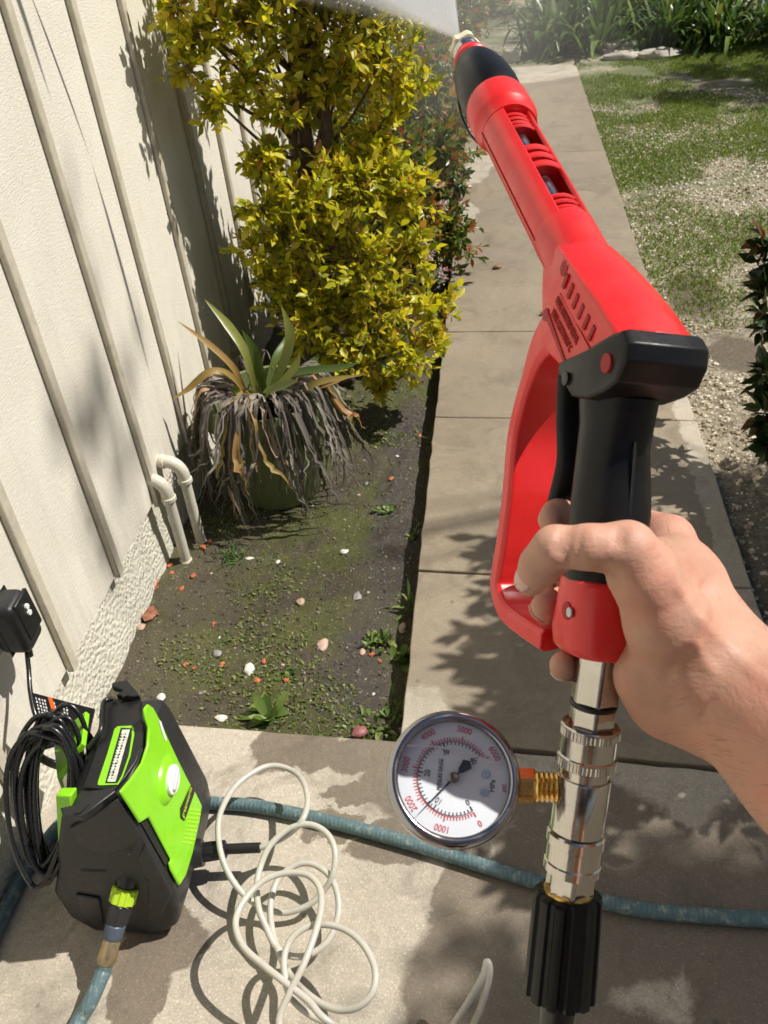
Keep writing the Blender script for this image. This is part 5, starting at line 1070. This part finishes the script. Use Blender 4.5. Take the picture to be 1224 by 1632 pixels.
Vs, Qs = sdf([(list(arm[0]), .03)]+tors+larm, .013, grow=.013, pts=bx, cut=lambda P: np.maximum(.90-P[:, 2], np.minimum(1.21-P[:, 2], .0)))
bulk('shirt', Vs, np.zeros((0, 3), int), Qs, m_shirt, per, smooth_=True)
Vs, Qs = sdf([tors[0], tors[3]]+legs, .013, grow=.016, pts=bx, cut=lambda P: np.maximum(P[:, 2]-.97, .47-P[:, 2]))
bulk('shorts', Vs, np.zeros((0, 3), int), Qs, m_short, per, smooth_=True)
Vs, Qs = sdf([([(.065, -.40, 1.63, .092), (.065, -.42, 1.62, .09)], .04)], .008, grow=.01, pts=bx, cut=lambda P: np.maximum(1.60-P[:, 2]-(P[:, 1]+.40)*-.6, P[:, 1]+.325-(P[:, 2]-1.62)*.4))
bulk('hair', Vs, np.zeros((0, 3), int), Qs, m_hair, per, smooth_=True)
for x in (.0, .195):
    obj('shoe', MB().loft([[(x+w*c_*(.8 if y > -.24 else 1), y, max(.0025, .03+hh*s_)) for c_, s_ in [(math.cos(q), math.sin(q)) for q in np.linspace(0, 2*math.pi, 14, endpoint=False)]] for y, w, hh in ((-.49, .03, .03), (-.46, .042, .06), (-.40, .046, .075), (-.32, .05, .05), (-.25, .048, .035), (-.21, .03, .025))]), m_short, per, angle=60)
for x in (.035, .095): obj('eye', MB().blob((x, -.312, 1.625), (.012, .010, .010), 1, 0, 12, 8), m_wht, per, angle=60)
nv = len(V)-len(V2); vis = np.arange(nv); VV = V[:nv]; cz = (VV-CAM) @ FW; vx = 612+FPX*((VV-CAM) @ XR)/cz; vy = 816-FPX*((VV-CAM) @ XU)/cz
rgh = np.random.default_rng(91); cand = np.where((vx > 1060) & (vx < 1300) & (vy < 1300))[0]; me_ = per.data; me_.update()
nrm = np.zeros(len(me_.vertices)*3, np.float32); me_.vertices.foreach_get('normal', nrm); nrm = nrm.reshape(-1, 3)
pk = rgh.choice(cand, 900, replace=False); pk = pk[(nrm[pk] @ (-FW)) > -.2]; al = -unit(fd)
Dh = al*.9+nrm[pk]*.45+rgh.normal(size=(len(pk), 3))*.25-XU*.25; Ph = V[pk]-nrm[pk]*.0004
Mh = frames(Ph, Dh, nrm[pk].astype(float), rgh.uniform(.004, .010, len(pk)), np.full(len(pk), .00011)); Vh, th_, qh = stamp(np.array([(-.5, 0, 0), (.5, 0, 0), (.35, .6, .05), (-.35, .6, .05), (0, 1, -.05)]), [(3, 2, 4)], [(0, 1, 2, 3)], Mh)
tag(bulk('arm_hair', Vh, th_, qh, plain('arm_hair', (.16, .09, .05), .5), per), kind='stuff')
m_nail = plain('fingernail', (.66, .42, .36), .28, .05, 60, coat=.3)
def nail(a, b, ra, out, wdt, ln):
    A, B = d_(*a), d_(*b); ax = unit(B-A); o = unit(out-ax*np.dot(out, ax)); s = np.cross(ax, o); rings = []
    for t in np.linspace(-.5, .5, 7):
        w = wdt*(1-.5*abs(2*t)**3); rings.append([B+ax*(t*ln-ln*.12)+(o*math.cos(q)+s*math.sin(q))*(ra+.0004-.0012*abs(2*t)**2) for q in np.linspace(-w, w, 9)])
    mb = MB().loft(rings, (False, False), closed=False); o_ = obj('fingernail', mb, m_nail, per, angle=180); sl = o_.modifiers.new('solid', 'SOLIDIFY'); sl.thickness = .0007; sl.offset = 0
nail((862, 900, .409), (848, 922, .415), .0074, -XR*.75-XU*.1-FW*.35, .85, .013)
nail((878, 962, .486), (868, 967, .470), .0076, -XR*.75-XU*.55-FW*.2, .8, .011)
nail((910, 1060, .474), (899, 1061, .457), .0075, -XR*.4-XU*.75-FW*.35, .8, .011)
# ================================================================== WATER SPRAY AND MIST
NT_ = G(.376, 0); side = unit(-XR-AF*np.dot(-XR, AF)); fan0, fan1 = R_(-9), R_(30)
def volmat(name, dens, col=(1, 1, 1), an=.35):
    k = NT(name); v = k.n('VolumePrincipled'); v.inputs['Color'].default_value = (*col, 1); v.inputs['Density'].default_value = dens; v.inputs['Anisotropy'].default_value = an
    k.t.links.new(v.outputs[0], k.out.inputs['Volume']); return k.m
fn = np.cross(AF, side)
def fan(a0, a1, L, t0, t1):
    rings = []
    for r in (.002, .05, .15, .4, L):
        arc = [NT_+(AF*math.cos(a)+side*math.sin(a))*r for a in np.linspace(a0, a1, 12)]; th = t0+(t1-t0)*r/L
        rings.append([p+fn*th for p in arc]+[p-fn*th for p in arc[::-1]])
    return MB().loft(rings)
spray = thing('water_spray', NT_, 'white fan of high pressure water leaving the nozzle', 'water spray', kind='stuff')
for i, (a0, a1, t1, dn, L_) in enumerate(((fan0, fan1, .020, 60.0, .34), (fan0+.02, fan1-.08, .035, 30.0, .40), (fan0, fan1+.08, .06, 7.0, .55), (fan0, fan1+.1, .26, .10, 1.5))):
    tag(obj('spray_fan', fan(a0, a1, L_, .0012, t1), volmat(f'spray_{i}', dn, (1, 1, 1), 0.0), spray, angle=170), kind='stuff')
rg = np.random.default_rng(77); n = 7000; r = .03+1.3*rg.random(n)**.7; a = rg.uniform(fan0-.05, fan1+.25, n); off = rg.normal(size=n)*.06*r
P = NT_+np.outer(r*np.cos(a), AF)+np.outer(r*np.sin(a), side)+np.outer(off, fn)+rg.normal(size=(n, 3))*.01; rad = rg.uniform(.0003, .0009, n)
OCT = np.array([(1, 0, 0), (-1, 0, 0), (0, 1, 0), (0, -1, 0), (0, 0, 1), (0, 0, -1)], float); OT = [(0, 2, 4), (2, 1, 4), (1, 3, 4), (3, 0, 4), (2, 0, 5), (1, 2, 5), (3, 1, 5), (0, 3, 5)]
Ms = np.zeros((n, 3, 4)); Ms[:, 0, 0] = Ms[:, 1, 1] = Ms[:, 2, 2] = rad; Ms[:, :, 3] = P; V, t, q = stamp(OCT, OT, [], Ms)
k = NT('water_drop'); m_drop = k.done(k.bsdf(color=(.85, .88, .9), rough=.1, spec=.8)); tag(bulk('droplets', V, t, q, m_drop, spray, smooth_=True), kind='stuff')
mist = thing('mist', (-.2, 3.4, .6), 'thin drifting mist around the end of the spray', 'mist', kind='stuff')
for i, (c, r, dn) in enumerate((((-.18, 3.9, 1.1), (.45, 1.2, .42), .06), ((-.1, 4.9, .85), (.65, 1.9, .6), .03), ((.0, 5.6, .75), (.85, 2.6, .7), .012))):
    tag(obj('mist_cloud', MB().blob(c, r, i, .0, 24, 16), volmat(f'mist_{i}', dn), mist, angle=170), kind='stuff')
